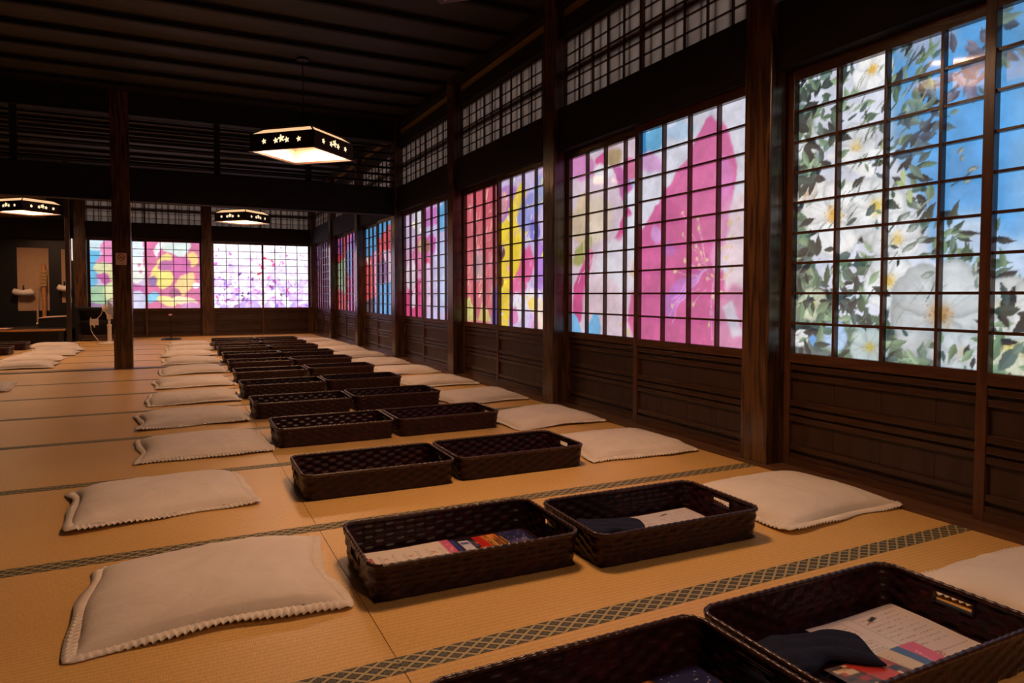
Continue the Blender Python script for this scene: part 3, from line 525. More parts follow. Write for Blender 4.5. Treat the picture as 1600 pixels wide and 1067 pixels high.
["P",[[0.132,0.565],[0.113,0.591],[0.091,0.613],[0.068,0.627],[0.047,0.631],[0.032,0.625],[0.024,0.609],[0.024,0.585],[0.032,0.557],[0.048,0.527],[0.068,0.5],[0.091,0.479],[0.113,0.467],[0.133,0.464],[0.147,0.47],[0.154,0.486],[0.154,0.509],[0.147,0.536]],[150,150,80],8],
["P",[[0.27,0.578],[0.382,0.341],[0.412,0.362],[0.357,0.485],[0.307,0.648]],[206,66,134],4],
["P",[[0.022,1.008],[0.035,0.746],[0.136,0.532],[0.168,0.552],[0.124,0.747],[0.093,0.929]],[204,70,130],5],
["P",[[0.451,0.683],[0.428,0.734],[0.393,0.776],[0.349,0.804],[0.3,0.814],[0.253,0.804],[0.214,0.774],[0.189,0.728],[0.181,0.671],[0.191,0.611],[0.218,0.557],[0.258,0.516],[0.305,0.492],[0.353,0.487],[0.397,0.502],[0.431,0.533],[0.452,0.577],[0.459,0.629]],[222,216,226],11],
["P",[[0.478,0.483],[0.475,0.515],[0.465,0.542],[0.45,0.562],[0.432,0.572],[0.411,0.57],[0.392,0.557],[0.375,0.534],[0.365,0.503],[0.361,0.469],[0.364,0.435],[0.374,0.407],[0.39,0.388],[0.409,0.379],[0.43,0.382],[0.449,0.396],[0.464,0.42],[0.474,0.45]],[222,224,236],8],
["P",[[0.348,0.816],[0.341,0.862],[0.321,0.903],[0.289,0.935],[0.249,0.954],[0.205,0.957],[0.162,0.943],[0.125,0.912],[0.101,0.869],[0.092,0.82],[0.1,0.77],[0.124,0.726],[0.16,0.695],[0.203,0.68],[0.247,0.681],[0.287,0.699],[0.32,0.73],[0.341,0.771]],[216,190,200],10],
["P",[[0.387,0.914],[0.423,0.783],[0.473,0.735],[0.475,0.974],[0.425,0.994]],[206,90,140],7],
["P",[[0.455,0.655],[0.454,0.672],[0.45,0.688],[0.444,0.699],[0.437,0.705],[0.43,0.705],[0.423,0.698],[0.417,0.686],[0.413,0.671],[0.411,0.653],[0.412,0.635],[0.416,0.62],[0.422,0.609],[0.429,0.603],[0.436,0.603],[0.444,0.61],[0.449,0.622],[0.453,0.637]],[222,186,170],4],
["L",[[0.09,0.419],[0.123,0.603],[0.152,0.819]],0.005,[236,222,214],1],
["L",[[0.136,0.425],[0.151,0.64],[0.125,0.855]],0.005,[236,222,214],1],
["L",[[0.068,0.71],[0.168,0.57],[0.202,0.468]],0.005,[236,222,214],1],
["P",[[0.022,1.016],[0.021,0.888],[0.06,0.913],[0.094,1.01]],[108,178,226],2],
["P",[[0.126,1.015],[0.17,0.89],[0.205,0.896],[0.228,1.021]],[108,178,226],2],
["D",[0.433,0.628],0.012,[222,186,130]],
["D",[0.411,0.669],0.012,[222,186,130]],
["D",[0.349,0.95],0.012,[222,186,130]],
["D",[0.399,0.979],0.012,[222,186,130]],
["D",[0.09,0.473],0.012,[222,186,130]]],"R3":[["F",[206,84,100],[196,96,112]],
["T",[[-0.023,0.015],[0.437,0.01],[0.438,0.99],[-0.026,0.991]],46,0.1,0.3,0.022,[[222,130,130],[232,170,150],[214,110,116],[186,64,84]],21,-62,3],
["P",[[0.261,0.572],[0.249,0.614],[0.23,0.65],[0.204,0.676],[0.174,0.689],[0.145,0.687],[0.119,0.67],[0.101,0.639],[0.092,0.599],[0.093,0.555],[0.105,0.512],[0.126,0.475],[0.153,0.45],[0.183,0.439],[0.212,0.443],[0.236,0.461],[0.254,0.491],[0.262,0.53]],[170,130,140],8],
["P",[[-0.025,0.888],[0.048,0.794],[0.101,0.884],[0.153,0.982],[-0.026,1.001]],[206,206,110],4],
["P",[[0.153,0.982],[0.236,0.832],[0.301,0.927],[0.363,0.995]],[210,190,110],4],
["P",[[0.332,0.996],[0.393,0.738],[0.445,0.692],[0.445,1.004]],[120,100,200],5],
["T",[[-0.023,0.117],[0.094,0.136],[0.092,0.985],[-0.026,0.991]],10,0.1,0.2,0.02,[[226,150,150],[200,120,130]],22,-80,3],
["P",[[0.459,0.014],[0.907,-0.03],[0.912,1.023],[0.46,1.021]],[206,190,226],3],
["P",[[0.459,0.059],[0.591,0.042],[0.689,0.105],[0.591,0.281],[0.459,0.285]],[178,120,196],7],
["P",[[0.554,0.201],[0.529,0.233],[0.5,0.259],[0.47,0.276],[0.442,0.281],[0.421,0.273],[0.408,0.253],[0.406,0.224],[0.415,0.19],[0.434,0.154],[0.46,0.121],[0.489,0.096],[0.519,0.081],[0.545,0.078],[0.566,0.087],[0.577,0.106],[0.579,0.134],[0.571,0.167]],[222,150,160],6],
["P",[[0.459,0.33],[0.591,0.216],[0.644,0.267],[0.708,0.403],[0.69,0.656],[0.592,0.696],[0.572,1.014],[0.46,1.021]],[240,206,50],3],
["P",[[0.591,0.216],[0.689,0.041],[0.745,0.116],[0.67,0.314]],[232,200,70],4],
["P",[[0.794,0.339],[0.79,0.358],[0.78,0.374],[0.764,0.385],[0.744,0.389],[0.722,0.387],[0.702,0.377],[0.685,0.362],[0.674,0.343],[0.67,0.322],[0.674,0.302],[0.685,0.286],[0.702,0.275],[0.722,0.271],[0.744,0.274],[0.764,0.284],[0.78,0.3],[0.79,0.318]],[236,206,80],4],
["P",[[0.869,0.282],[0.842,0.321],[0.806,0.351],[0.767,0.37],[0.728,0.373],[0.695,0.361],[0.673,0.335],[0.664,0.297],[0.669,0.253],[0.689,0.208],[0.719,0.169],[0.757,0.14],[0.796,0.124],[0.833,0.124],[0.863,0.137],[0.883,0.163],[0.891,0.199],[0.887,0.24]],[150,150,220],9],
["P",[[0.924,0.151],[0.921,0.186],[0.912,0.215],[0.897,0.235],[0.879,0.244],[0.859,0.241],[0.84,0.226],[0.825,0.199],[0.814,0.166],[0.811,0.129],[0.814,0.093],[0.824,0.064],[0.84,0.044],[0.858,0.036],[0.878,0.04],[0.896,0.057],[0.911,0.083],[0.921,0.116]],[160,170,220],8],
["P",[[0.875,0.381],[0.873,0.406],[0.865,0.427],[0.853,0.442],[0.838,0.449],[0.821,0.447],[0.806,0.437],[0.793,0.419],[0.785,0.396],[0.782,0.37],[0.785,0.345],[0.793,0.324],[0.806,0.309],[0.821,0.303],[0.837,0.305],[0.852,0.316],[0.864,0.334],[0.872,0.356]],[110,110,210],6],
["P",[[0.921,0.605],[0.919,0.659],[0.911,0.706],[0.899,0.742],[0.885,0.761],[0.869,0.761],[0.854,0.741],[0.841,0.705],[0.833,0.656],[0.83,0.6],[0.833,0.544],[0.841,0.496],[0.853,0.461],[0.868,0.443],[0.883,0.445],[0.898,0.465],[0.91,0.502],[0.918,0.55]],[186,130,226],8],
["P",[[0.721,0.488],[0.794,0.47],[0.842,0.58],[0.783,0.701],[0.671,0.741],[0.632,0.697]],[226,90,150],6],
["P",[[0.759,0.742],[0.754,0.767],[0.739,0.79],[0.716,0.807],[0.687,0.817],[0.656,0.817],[0.626,0.808],[0.601,0.791],[0.584,0.767],[0.579,0.74],[0.584,0.713],[0.601,0.689],[0.625,0.673],[0.655,0.664],[0.687,0.665],[0.715,0.675],[0.739,0.693],[0.754,0.716]],[226,100,150],7],
["P",[[0.905,0.823],[0.9,0.851],[0.884,0.875],[0.86,0.894],[0.83,0.905],[0.797,0.906],[0.765,0.898],[0.739,0.88],[0.722,0.855],[0.716,0.826],[0.722,0.797],[0.739,0.772],[0.765,0.753],[0.796,0.743],[0.829,0.744],[0.86,0.754],[0.884,0.772],[0.9,0.796]],[240,226,240],8],
["P",[[0.747,0.867],[0.743,0.899],[0.73,0.928],[0.71,0.949],[0.685,0.962],[0.658,0.963],[0.633,0.953],[0.611,0.933],[0.597,0.904],[0.592,0.872],[0.597,0.838],[0.611,0.809],[0.632,0.788],[0.658,0.776],[0.685,0.776],[0.709,0.788],[0.729,0.808],[0.742,0.836]],[236,232,246],7],
["P",[[0.928,0.903],[0.925,0.938],[0.915,0.97],[0.9,0.994],[0.882,1.008],[0.862,1.009],[0.843,0.998],[0.828,0.975],[0.817,0.943],[0.814,0.907],[0.817,0.87],[0.827,0.838],[0.843,0.814],[0.861,0.801],[0.881,0.801],[0.9,0.813],[0.915,0.836],[0.924,0.867]],[246,220,200],7],
["P",[[0.86,0.844],[0.857,0.858],[0.849,0.871],[0.837,0.88],[0.822,0.885],[0.805,0.886],[0.79,0.882],[0.777,0.873],[0.768,0.86],[0.765,0.846],[0.768,0.832],[0.777,0.819],[0.789,0.81],[0.805,0.805],[0.821,0.805],[0.837,0.809],[0.849,0.818],[0.857,0.83]],[250,214,110],6],
["P",[[0.878,0.965],[0.875,0.985],[0.867,1.002],[0.855,1.016],[0.84,1.024],[0.823,1.025],[0.808,1.019],[0.795,1.007],[0.787,0.99],[0.784,0.97],[0.787,0.95],[0.795,0.933],[0.808,0.919],[0.823,0.912],[0.839,0.911],[0.854,0.917],[0.867,0.929],[0.875,0.946]],[226,170,220],6],
["P",[[0.672,0.934],[0.669,0.955],[0.661,0.973],[0.649,0.987],[0.634,0.996],[0.618,0.997],[0.603,0.99],[0.59,0.977],[0.582,0.959],[0.579,0.938],[0.582,0.917],[0.59,0.898],[0.603,0.884],[0.618,0.876],[0.634,0.876],[0.649,0.882],[0.661,0.896],[0.669,0.913]],[226,130,190],5],
["P",[[0.521,0.525],[0.505,0.546],[0.487,0.564],[0.467,0.575],[0.449,0.579],[0.435,0.575],[0.426,0.564],[0.424,0.546],[0.429,0.524],[0.44,0.5],[0.456,0.479],[0.475,0.462],[0.494,0.451],[0.512,0.447],[0.526,0.452],[0.534,0.463],[0.536,0.481],[0.531,0.502]],[90,50,60],5],
["P",[[0.502,0.38],[0.5,0.395],[0.495,0.408],[0.488,0.417],[0.479,0.422],[0.469,0.421],[0.459,0.415],[0.451,0.404],[0.446,0.389],[0.445,0.374],[0.446,0.358],[0.451,0.345],[0.459,0.336],[0.469,0.332],[0.479,0.333],[0.488,0.34],[0.495,0.351],[0.5,0.365]],[90,70,40],4],
["P",[[0.524,0.694],[0.521,0.71],[0.515,0.723],[0.506,0.733],[0.494,0.738],[0.482,0.738],[0.47,0.732],[0.461,0.722],[0.454,0.708],[0.452,0.693],[0.454,0.677],[0.461,0.664],[0.47,0.654],[0.482,0.649],[0.494,0.649],[0.506,0.655],[0.515,0.665],[0.521,0.679]],[120,70,40],4],
["T",[[0.459,0.014],[0.907,-0.03],[0.912,1.023],[0.46,1.021]],80,0.02,0.06,0.008,[[250,230,120],[226,210,250],[190,110,190],[250,246,250],[130,130,210]],23,-70,2],
["S",[[0.459,0.014],[0.907,-0.03],[0.912,1.023],[0.46,1.021]],90,0.03,0.08,[[246,220,90],[206,150,220],[240,236,250],[226,110,160],[140,140,220],[236,200,60]],24,0.3,-70],
["S",[[-0.023,0.015],[0.437,0.01],[0.438,0.83],[-0.025,0.836]],70,0.05,0.14,[[222,120,124],[232,160,150],[190,70,88],[206,90,104],[214,130,140]],25,0.25,-65]],"R4":[["F",[206,176,216],[214,130,170]],
["P",[[0.322,0.118],[0.311,0.2],[0.278,0.269],[0.228,0.319],[0.166,0.343],[0.098,0.337],[0.033,0.301],[-0.021,0.238],[-0.056,0.156],[-0.068,0.066],[-0.054,-0.022],[-0.017,-0.093],[0.038,-0.141],[0.103,-0.159],[0.171,-0.147],[0.232,-0.106],[0.281,-0.043],[0.312,0.034]],[200,176,214],8],
["P",[[0.399,0.04],[0.393,0.1],[0.375,0.151],[0.347,0.188],[0.314,0.205],[0.277,0.201],[0.243,0.175],[0.215,0.13],[0.197,0.072],[0.191,0.008],[0.198,-0.055],[0.217,-0.107],[0.246,-0.143],[0.281,-0.158],[0.317,-0.151],[0.35,-0.123],[0.377,-0.079],[0.394,-0.022]],[216,216,220],7],
["P",[[0.257,0.122],[0.254,0.134],[0.244,0.144],[0.23,0.15],[0.212,0.152],[0.194,0.15],[0.176,0.143],[0.161,0.133],[0.152,0.121],[0.149,0.107],[0.152,0.095],[0.162,0.085],[0.176,0.079],[0.194,0.077],[0.213,0.08],[0.231,0.086],[0.245,0.097],[0.254,0.109]],[250,240,200],3],
["P",[[0.132,0.407],[0.269,0.233],[0.423,0.191],[0.419,0.666],[0.266,0.539]],[216,110,160],6],
["P",[[0.384,0.336],[0.381,0.36],[0.372,0.381],[0.358,0.396],[0.342,0.403],[0.324,0.402],[0.307,0.392],[0.293,0.374],[0.284,0.351],[0.281,0.326],[0.285,0.301],[0.294,0.28],[0.308,0.266],[0.325,0.259],[0.343,0.261],[0.359,0.271],[0.373,0.288],[0.381,0.311]],[206,180,120],5],
["P",[[0.013,0.785],[0.239,0.661],[0.42,0.606],[0.416,1.024],[0.011,1.012]],[206,60,120],7],
["P",[[0.239,0.6],[0.232,0.654],[0.213,0.702],[0.184,0.738],[0.148,0.757],[0.109,0.757],[0.072,0.737],[0.042,0.7],[0.022,0.649],[0.016,0.591],[0.023,0.534],[0.044,0.485],[0.075,0.45],[0.112,0.433],[0.151,0.436],[0.186,0.457],[0.215,0.495],[0.233,0.544]],[226,206,222],7],
["P",[[0.25,0.82],[0.232,0.858],[0.21,0.89],[0.186,0.915],[0.163,0.927],[0.144,0.926],[0.131,0.912],[0.127,0.886],[0.131,0.851],[0.142,0.812],[0.161,0.774],[0.184,0.742],[0.208,0.718],[0.23,0.707],[0.248,0.709],[0.26,0.723],[0.265,0.749],[0.261,0.782]],[226,200,220],5],
["P",[[0.449,0.047],[0.872,-0.021],[0.868,1.028],[0.441,1.023]],[196,186,230],6],
["P",[[0.449,0.018],[0.681,0.011],[0.703,0.17],[0.448,0.171]],[196,110,190],6],
["P",[[0.692,0.029],[0.872,-0.021],[0.871,0.247],[0.724,0.239]],[90,170,224],6],
["P",[[0.447,0.312],[0.59,0.223],[0.68,0.29],[0.634,0.421],[0.47,0.455]],[206,90,176],6],
["P",[[0.554,0.351],[0.55,0.375],[0.54,0.395],[0.524,0.409],[0.505,0.416],[0.484,0.414],[0.464,0.404],[0.448,0.387],[0.438,0.365],[0.434,0.34],[0.438,0.316],[0.449,0.296],[0.465,0.282],[0.485,0.276],[0.506,0.278],[0.525,0.288],[0.541,0.306],[0.551,0.327]],[150,110,80],5],
["P",[[0.445,0.459],[0.588,0.44],[0.564,0.554],[0.445,0.578]],[220,60,120],6],
["P",[[0.92,0.624],[0.912,0.734],[0.891,0.83],[0.858,0.903],[0.817,0.944],[0.773,0.945],[0.731,0.907],[0.697,0.833],[0.674,0.731],[0.667,0.615],[0.676,0.5],[0.699,0.401],[0.734,0.329],[0.777,0.295],[0.82,0.299],[0.86,0.342],[0.893,0.417],[0.913,0.515]],[180,196,238],10],
["P",[[0.61,0.727],[0.604,0.806],[0.587,0.875],[0.562,0.927],[0.531,0.956],[0.498,0.957],[0.466,0.93],[0.441,0.878],[0.424,0.807],[0.419,0.725],[0.425,0.644],[0.443,0.573],[0.469,0.522],[0.501,0.496],[0.534,0.498],[0.565,0.527],[0.589,0.58],[0.605,0.649]],[222,186,222],8]],"R5":[["F",[70,150,206],[70,130,190]],
["P",[[-0.076,0.351],[0.218,0.333],[0.41,0.457],[0.366,0.86],[-0.088,0.93]],[206,70,84],5],
["P",[[0.155,0.383],[0.165,0.404],[0.167,0.423],[0.161,0.437],[0.146,0.446],[0.125,0.447],[0.101,0.44],[0.075,0.427],[0.052,0.409],[0.034,0.387],[0.023,0.366],[0.021,0.346],[0.027,0.332],[0.042,0.324],[0.064,0.323],[0.089,0.33],[0.114,0.344],[0.137,0.362]],[236,200,206],3],
["P",[[0.259,0.298],[0.413,0.274],[0.403,0.933],[0.288,0.861]],[226,150,190],5],
["P",[[-0.086,0.866],[0.289,0.831],[0.285,1.048],[-0.09,1.041]],[66,60,74],7],
["P",[[0.459,0.931],[0.452,0.971],[0.436,1.007],[0.41,1.034],[0.379,1.05],[0.346,1.051],[0.315,1.039],[0.289,1.013],[0.273,0.977],[0.267,0.936],[0.274,0.895],[0.292,0.859],[0.318,0.832],[0.35,0.817],[0.383,0.817],[0.414,0.831],[0.438,0.857],[0.454,0.892]],[120,160,226],5],
["P",[[0.415,0.187],[0.802,0.022],[0.828,0.513],[0.446,0.531]],[206,72,88],4],
["P",[[0.454,0.075],[0.563,0.018],[0.702,0.022],[0.598,0.093]],[70,150,206],2],
["P",[[0.483,0.569],[0.595,0.29],[0.798,0.321],[0.826,0.649],[0.588,0.715]],[216,176,206],6],
["P",[[0.695,0.542],[0.688,0.603],[0.669,0.658],[0.641,0.698],[0.607,0.719],[0.57,0.719],[0.535,0.696],[0.507,0.654],[0.489,0.597],[0.483,0.533],[0.491,0.469],[0.511,0.414],[0.54,0.374],[0.575,0.355],[0.612,0.358],[0.646,0.382],[0.673,0.424],[0.69,0.48]],[120,90,140],7],
["P",[[0.444,0.677],[0.826,0.649],[0.822,1.004],[0.439,1.005]],[90,160,220],6]],"R6":[["F",[206,70,90],[214,90,100]],
["P",[[-0.072,0.416],[0.279,0.186],[0.438,0.269],[0.399,0.787],[-0.02,0.695]],[150,176,140],5],
["P",[[-0.002,0.053],[0.391,0.022],[0.385,0.265],[0.019,0.347]],[206,60,70],5],
["P",[[0.198,0.117],[0.191,0.165],[0.176,0.207],[0.152,0.237],[0.124,0.252],[0.094,0.25],[0.066,0.231],[0.044,0.197],[0.03,0.152],[0.026,0.101],[0.033,0.052],[0.049,0.01],[0.073,-0.02],[0.102,-0.034],[0.132,-0.03],[0.159,-0.01],[0.181,0.024],[0.194,0.068]],[120,80,160],4],
["P",[[0.47,0.031],[0.816,-0.013],[0.793,1.033],[0.446,1.012]],[190,110,170],6],
["P",[[0.688,0.37],[0.68,0.455],[0.662,0.53],[0.634,0.585],[0.601,0.614],[0.566,0.613],[0.534,0.582],[0.508,0.524],[0.492,0.446],[0.488,0.358],[0.496,0.271],[0.516,0.195],[0.544,0.141],[0.578,0.114],[0.612,0.117],[0.644,0.15],[0.669,0.208],[0.684,0.285]],[120,140,200],6],
["P",[[0.836,0.136],[0.829,0.174],[0.813,0.207],[0.787,0.23],[0.756,0.241],[0.723,0.238],[0.691,0.222],[0.666,0.194],[0.65,0.157],[0.645,0.117],[0.652,0.078],[0.669,0.044],[0.696,0.021],[0.728,0.011],[0.761,0.015],[0.791,0.032],[0.816,0.06],[0.831,0.096]],[130,90,180],4],
["P",[[0.407,0.44],[0.535,0.531],[0.523,1.026],[0.393,1.014]],[190,50,60],4],
["T",[[-0.077,0.602],[0.802,0.623],[0.793,1.033],[-0.09,1.048]],30,0.04,0.16,0.03,[[230,206,220],[226,110,130],[200,60,80]],31,88,2]],"R7":[["F",[96,70,110],[110,60,100]],
["T",[[0.001,-0.033],[0.843,-0.009],[0.813,1.017],[-0.037,1.022]],70,0.06,0.3,0.035,[[206,180,226],[60,36,60],[190,150,210],[150,90,150],[40,24,40],[216,196,232]],32,88,3],
["T",[[-0.013,0.366],[0.215,0.377],[0.193,1.015],[-0.037,1.022]],8,0.06,0.2,0.03,[[200,60,110]],33,88,3]],"FL":[["F",[206,226,236],[190,140,190]],
["P",[[0.001,-0.027],[0.226,-0.039],[0.224,0.083],[0.062,0.156],[-0.001,0.159]],[196,226,232],5],
["P",[[-0.001,0.14],[0.105,0.154],[0.112,0.416],[0.067,0.651],[-0.008,0.699]],[70,170,214],6],
["P",[[0.322,0.107],[0.315,0.166],[0.295,0.218],[0.266,0.257],[0.23,0.278],[0.192,0.28],[0.157,0.261],[0.129,0.224],[0.111,0.174],[0.105,0.117],[0.112,0.059],[0.132,0.007],[0.161,-0.032],[0.196,-0.054],[0.234,-0.056],[0.269,-0.038],[0.298,-0.001],[0.316,0.049]],[226,120,172],2],
["P",[[0.06,0.343],[0.115,0.21],[0.234,0.186],[0.231,0.413],[0.113,0.369]],[214,100,160],2],
["P",[[0.235,0.442],[0.225,0.473],[0.205,0.496],[0.178,0.509],[0.145,0.511],[0.112,0.502],[0.083,0.482],[0.06,0.454],[0.047,0.422],[0.045,0.389],[0.054,0.359],[0.073,0.336],[0.101,0.322],[0.133,0.32],[0.166,0.329],[0.196,0.348],[0.219,0.376],[0.232,0.409]],[206,210,150],4],
["P",[[0.295,0.506],[0.29,0.558],[0.276,0.604],[0.256,0.638],[0.23,0.657],[0.204,0.657],[0.179,0.639],[0.16,0.606],[0.147,0.561],[0.143,0.509],[0.148,0.458],[0.162,0.412],[0.183,0.378],[0.208,0.359],[0.234,0.359],[0.259,0.376],[0.279,0.409],[0.291,0.454]],[206,196,130],4],
["P",[[0.058,0.511],[0.138,0.472],[0.207,0.602],[0.269,0.886],[0.189,0.744],[0.11,0.604]],[176,60,140],2],
["P",[[0.204,0.81],[0.197,0.862],[0.175,0.907],[0.143,0.941],[0.105,0.958],[0.064,0.958],[0.026,0.94],[-0.005,0.906],[-0.025,0.861],[-0.031,0.81],[-0.023,0.759],[-0.002,0.714],[0.029,0.681],[0.067,0.663],[0.108,0.662],[0.147,0.68],[0.178,0.713],[0.198,0.759]],[130,176,130],5],
["P",[[0.304,0.744],[0.298,0.796],[0.282,0.841],[0.258,0.875],[0.229,0.893],[0.199,0.893],[0.171,0.875],[0.149,0.841],[0.134,0.796],[0.13,0.744],[0.135,0.693],[0.151,0.648],[0.174,0.614],[0.203,0.595],[0.233,0.595],[0.261,0.612],[0.284,0.646],[0.299,0.692]],[200,206,140],5],
["P",[[-0.011,0.904],[0.16,0.942],[0.267,1.019],[-0.012,1.016]],[120,80,120],4],
["P",[[0.499,0.214],[0.492,0.306],[0.473,0.387],[0.446,0.448],[0.413,0.481],[0.378,0.481],[0.346,0.45],[0.32,0.392],[0.304,0.312],[0.299,0.222],[0.306,0.131],[0.324,0.05],[0.351,-0.011],[0.384,-0.044],[0.419,-0.046],[0.451,-0.016],[0.477,0.042],[0.494,0.122]],[226,244,248],6],
["P",[[0.491,0.425],[0.486,0.491],[0.471,0.549],[0.45,0.592],[0.424,0.616],[0.397,0.616],[0.372,0.594],[0.352,0.551],[0.339,0.494],[0.335,0.429],[0.34,0.364],[0.354,0.306],[0.376,0.263],[0.401,0.24],[0.428,0.239],[0.454,0.26],[0.474,0.302],[0.487,0.36]],[236,240,226],6],
["D",[0.436,0.35],0.03,[206,110,160]],
["D",[0.451,0.455],0.03,[206,110,160]],
["P",[[0.327,0.601],[0.505,0.675],[0.504,0.81],[0.326,0.753]],[190,80,150],4],
["P",[[0.491,0.887],[0.485,0.94],[0.469,0.986],[0.445,1.02],[0.415,1.038],[0.384,1.038],[0.356,1.019],[0.333,0.985],[0.318,0.939],[0.313,0.886],[0.319,0.834],[0.335,0.788],[0.359,0.754],[0.388,0.736],[0.419,0.736],[0.448,0.754],[0.471,0.788],[0.487,0.835]],[196,196,226],6],
["P",[[0.496,-0.007],[0.989,-0.033],[0.979,1.029],[0.484,1.022]],[206,90,140],4],
["P",[[0.479,-0.015],[0.558,-0.02],[0.51,0.233],[0.474,0.407]],[226,90,150],3],
["P",[[0.615,-0.023],[0.906,-0.009],[0.88,0.16],[0.815,0.241],[0.74,0.156],[0.659,0.13]],[214,232,222],4],
["P",[[0.557,0.115],[0.626,-0.014],[0.66,0.014],[0.589,0.249]],[250,240,240],1],
["P",[[0.506,0.598],[0.553,0.404],[0.624,0.228],[0.682,0.148],[0.739,0.204],[0.68,0.353],[0.609,0.5]],[240,214,110],3],
["P",[[0.968,0.261],[0.96,0.3],[0.947,0.333],[0.93,0.355],[0.911,0.365],[0.893,0.36],[0.877,0.341],[0.866,0.312],[0.861,0.274],[0.863,0.233],[0.87,0.194],[0.884,0.162],[0.9,0.139],[0.919,0.129],[0.937,0.134],[0.953,0.152],[0.964,0.182],[0.969,0.22]],[246,206,110],2],
["P",[[0.73,0.603],[0.714,0.65],[0.691,0.687],[0.664,0.707],[0.635,0.709],[0.609,0.693],[0.589,0.661],[0.576,0.617],[0.573,0.565],[0.58,0.512],[0.595,0.465],[0.618,0.429],[0.646,0.408],[0.674,0.405],[0.7,0.42],[0.721,0.452],[0.734,0.497],[0.737,0.55]],[246,222,104],2],
["P",[[0.76,0.326],[0.758,0.354],[0.746,0.382],[0.726,0.406],[0.701,0.423],[0.673,0.432],[0.646,0.432],[0.624,0.421],[0.608,0.403],[0.6,0.378],[0.603,0.351],[0.614,0.323],[0.634,0.3],[0.659,0.282],[0.687,0.273],[0.714,0.273],[0.737,0.283],[0.753,0.302]],[170,80,140],5],
["P",[[0.908,0.395],[0.901,0.456],[0.884,0.51],[0.859,0.55],[0.828,0.571],[0.795,0.572],[0.765,0.551],[0.74,0.513],[0.725,0.46],[0.72,0.4],[0.726,0.34],[0.743,0.287],[0.768,0.246],[0.799,0.224],[0.831,0.223],[0.862,0.243],[0.887,0.282],[0.902,0.335]],[196,80,150],6],
["P",[[0.752,0.644],[0.812,0.496],[0.931,0.454],[0.947,0.592],[0.838,0.81],[0.78,0.81]],[240,196,120],3],
["P",[[0.809,0.79],[0.805,0.824],[0.795,0.854],[0.779,0.876],[0.76,0.887],[0.739,0.887],[0.721,0.875],[0.705,0.853],[0.696,0.824],[0.692,0.791],[0.696,0.757],[0.707,0.728],[0.722,0.706],[0.741,0.694],[0.762,0.694],[0.781,0.706],[0.796,0.727],[0.806,0.757]],[150,70,110],5],
["P",[[0.613,0.79],[0.615,0.817],[0.608,0.846],[0.594,0.873],[0.574,0.894],[0.552,0.908],[0.529,0.912],[0.509,0.906],[0.493,0.891],[0.484,0.869],[0.483,0.842],[0.49,0.813],[0.504,0.787],[0.523,0.765],[0.545,0.751],[0.568,0.747],[0.589,0.752],[0.604,0.767]],[110,200,236],4],
["P",[[0.761,0.942],[0.751,0.961],[0.731,0.971],[0.705,0.971],[0.675,0.961],[0.645,0.942],[0.619,0.917],[0.599,0.888],[0.589,0.86],[0.588,0.835],[0.598,0.816],[0.618,0.806],[0.644,0.806],[0.673,0.816],[0.703,0.834],[0.73,0.859],[0.75,0.888],[0.761,0.917]],[250,226,130],3],
["P",[[0.954,0.924],[0.944,0.945],[0.922,0.96],[0.889,0.965],[0.85,0.962],[0.81,0.95],[0.773,0.93],[0.744,0.906],[0.727,0.88],[0.723,0.854],[0.732,0.833],[0.754,0.819],[0.787,0.813],[0.825,0.816],[0.865,0.828],[0.902,0.847],[0.932,0.872],[0.95,0.898]],[246,226,170],4],
["P",[[0.597,0.597],[0.594,0.623],[0.586,0.647],[0.573,0.664],[0.558,0.674],[0.543,0.674],[0.528,0.665],[0.516,0.648],[0.508,0.625],[0.506,0.598],[0.509,0.572],[0.517,0.548],[0.529,0.531],[0.544,0.522],[0.56,0.521],[0.575,0.53],[0.587,0.547],[0.594,0.57]],[130,90,150],4],
["P",[[0.98,0.969],[0.974,0.99],[0.96,1.007],[0.937,1.02],[0.91,1.027],[0.881,1.027],[0.854,1.019],[0.832,1.006],[0.818,0.988],[0.813,0.968],[0.818,0.947],[0.833,0.93],[0.855,0.917],[0.882,0.91],[0.911,0.91],[0.938,0.917],[0.96,0.931],[0.975,0.949]],[200,120,180],4],
["P",[[0.983,0.651],[0.98,0.668],[0.974,0.683],[0.964,0.694],[0.952,0.7],[0.94,0.7],[0.928,0.695],[0.919,0.684],[0.913,0.669],[0.911,0.652],[0.913,0.635],[0.92,0.62],[0.929,0.609],[0.941,0.603],[0.953,0.603],[0.965,0.608],[0.975,0.619],[0.981,0.634]],[250,250,250],2]],"FR":[["F",[246,240,250],[214,196,246]],
["S",[[0.018,-0.029],[1.01,-0.017],[1.003,1.022],[0.008,1.01]],70,0.05,0.12,[[226,150,206],[206,140,200],[226,120,170],[196,170,226],[190,130,190]],41,0.6,None],
["S",[[0.013,0.49],[0.437,0.481],[0.433,1.015],[0.008,1.01]],18,0.05,0.11,[[150,110,190],[120,90,150],[206,170,230]],42,0.6,None],
["S",[[0.018,-0.029],[1.01,-0.017],[1.003,1.022],[0.008,1.01]],150,0.08,0.15,[[255,252,255],[250,240,252],[240,226,250],[252,246,255]],43,0.7,None],
["S",[[0.018,-0.029],[1.01,-0.017],[1.003,1.022],[0.008,1.01]],22,0.03,0.07,[[214,90,150],[150,90,130],[226,130,180],[110,90,110]],44,0.4,None],
["T",[[0.018,-0.029],[1.01,-0.017],[1.003,1.022],[0.008,1.01]],40,0.03,0.08,0.008,[[216,130,190],[190,150,220],[226,140,190]],47,30,1],
["S",[[0.012,0.59],[1.006,0.682],[1.003,1.022],[0.008,1.01]],14,0.05,0.1,[[186,170,236],[206,190,246],[170,140,220]],48,0.6,None],
["S",[[0.44,0.123],[0.634,0.115],[0.63,0.685],[0.436,0.584]],7,0.05,0.1,[[226,90,150],[206,110,110]],45,0.5,None],
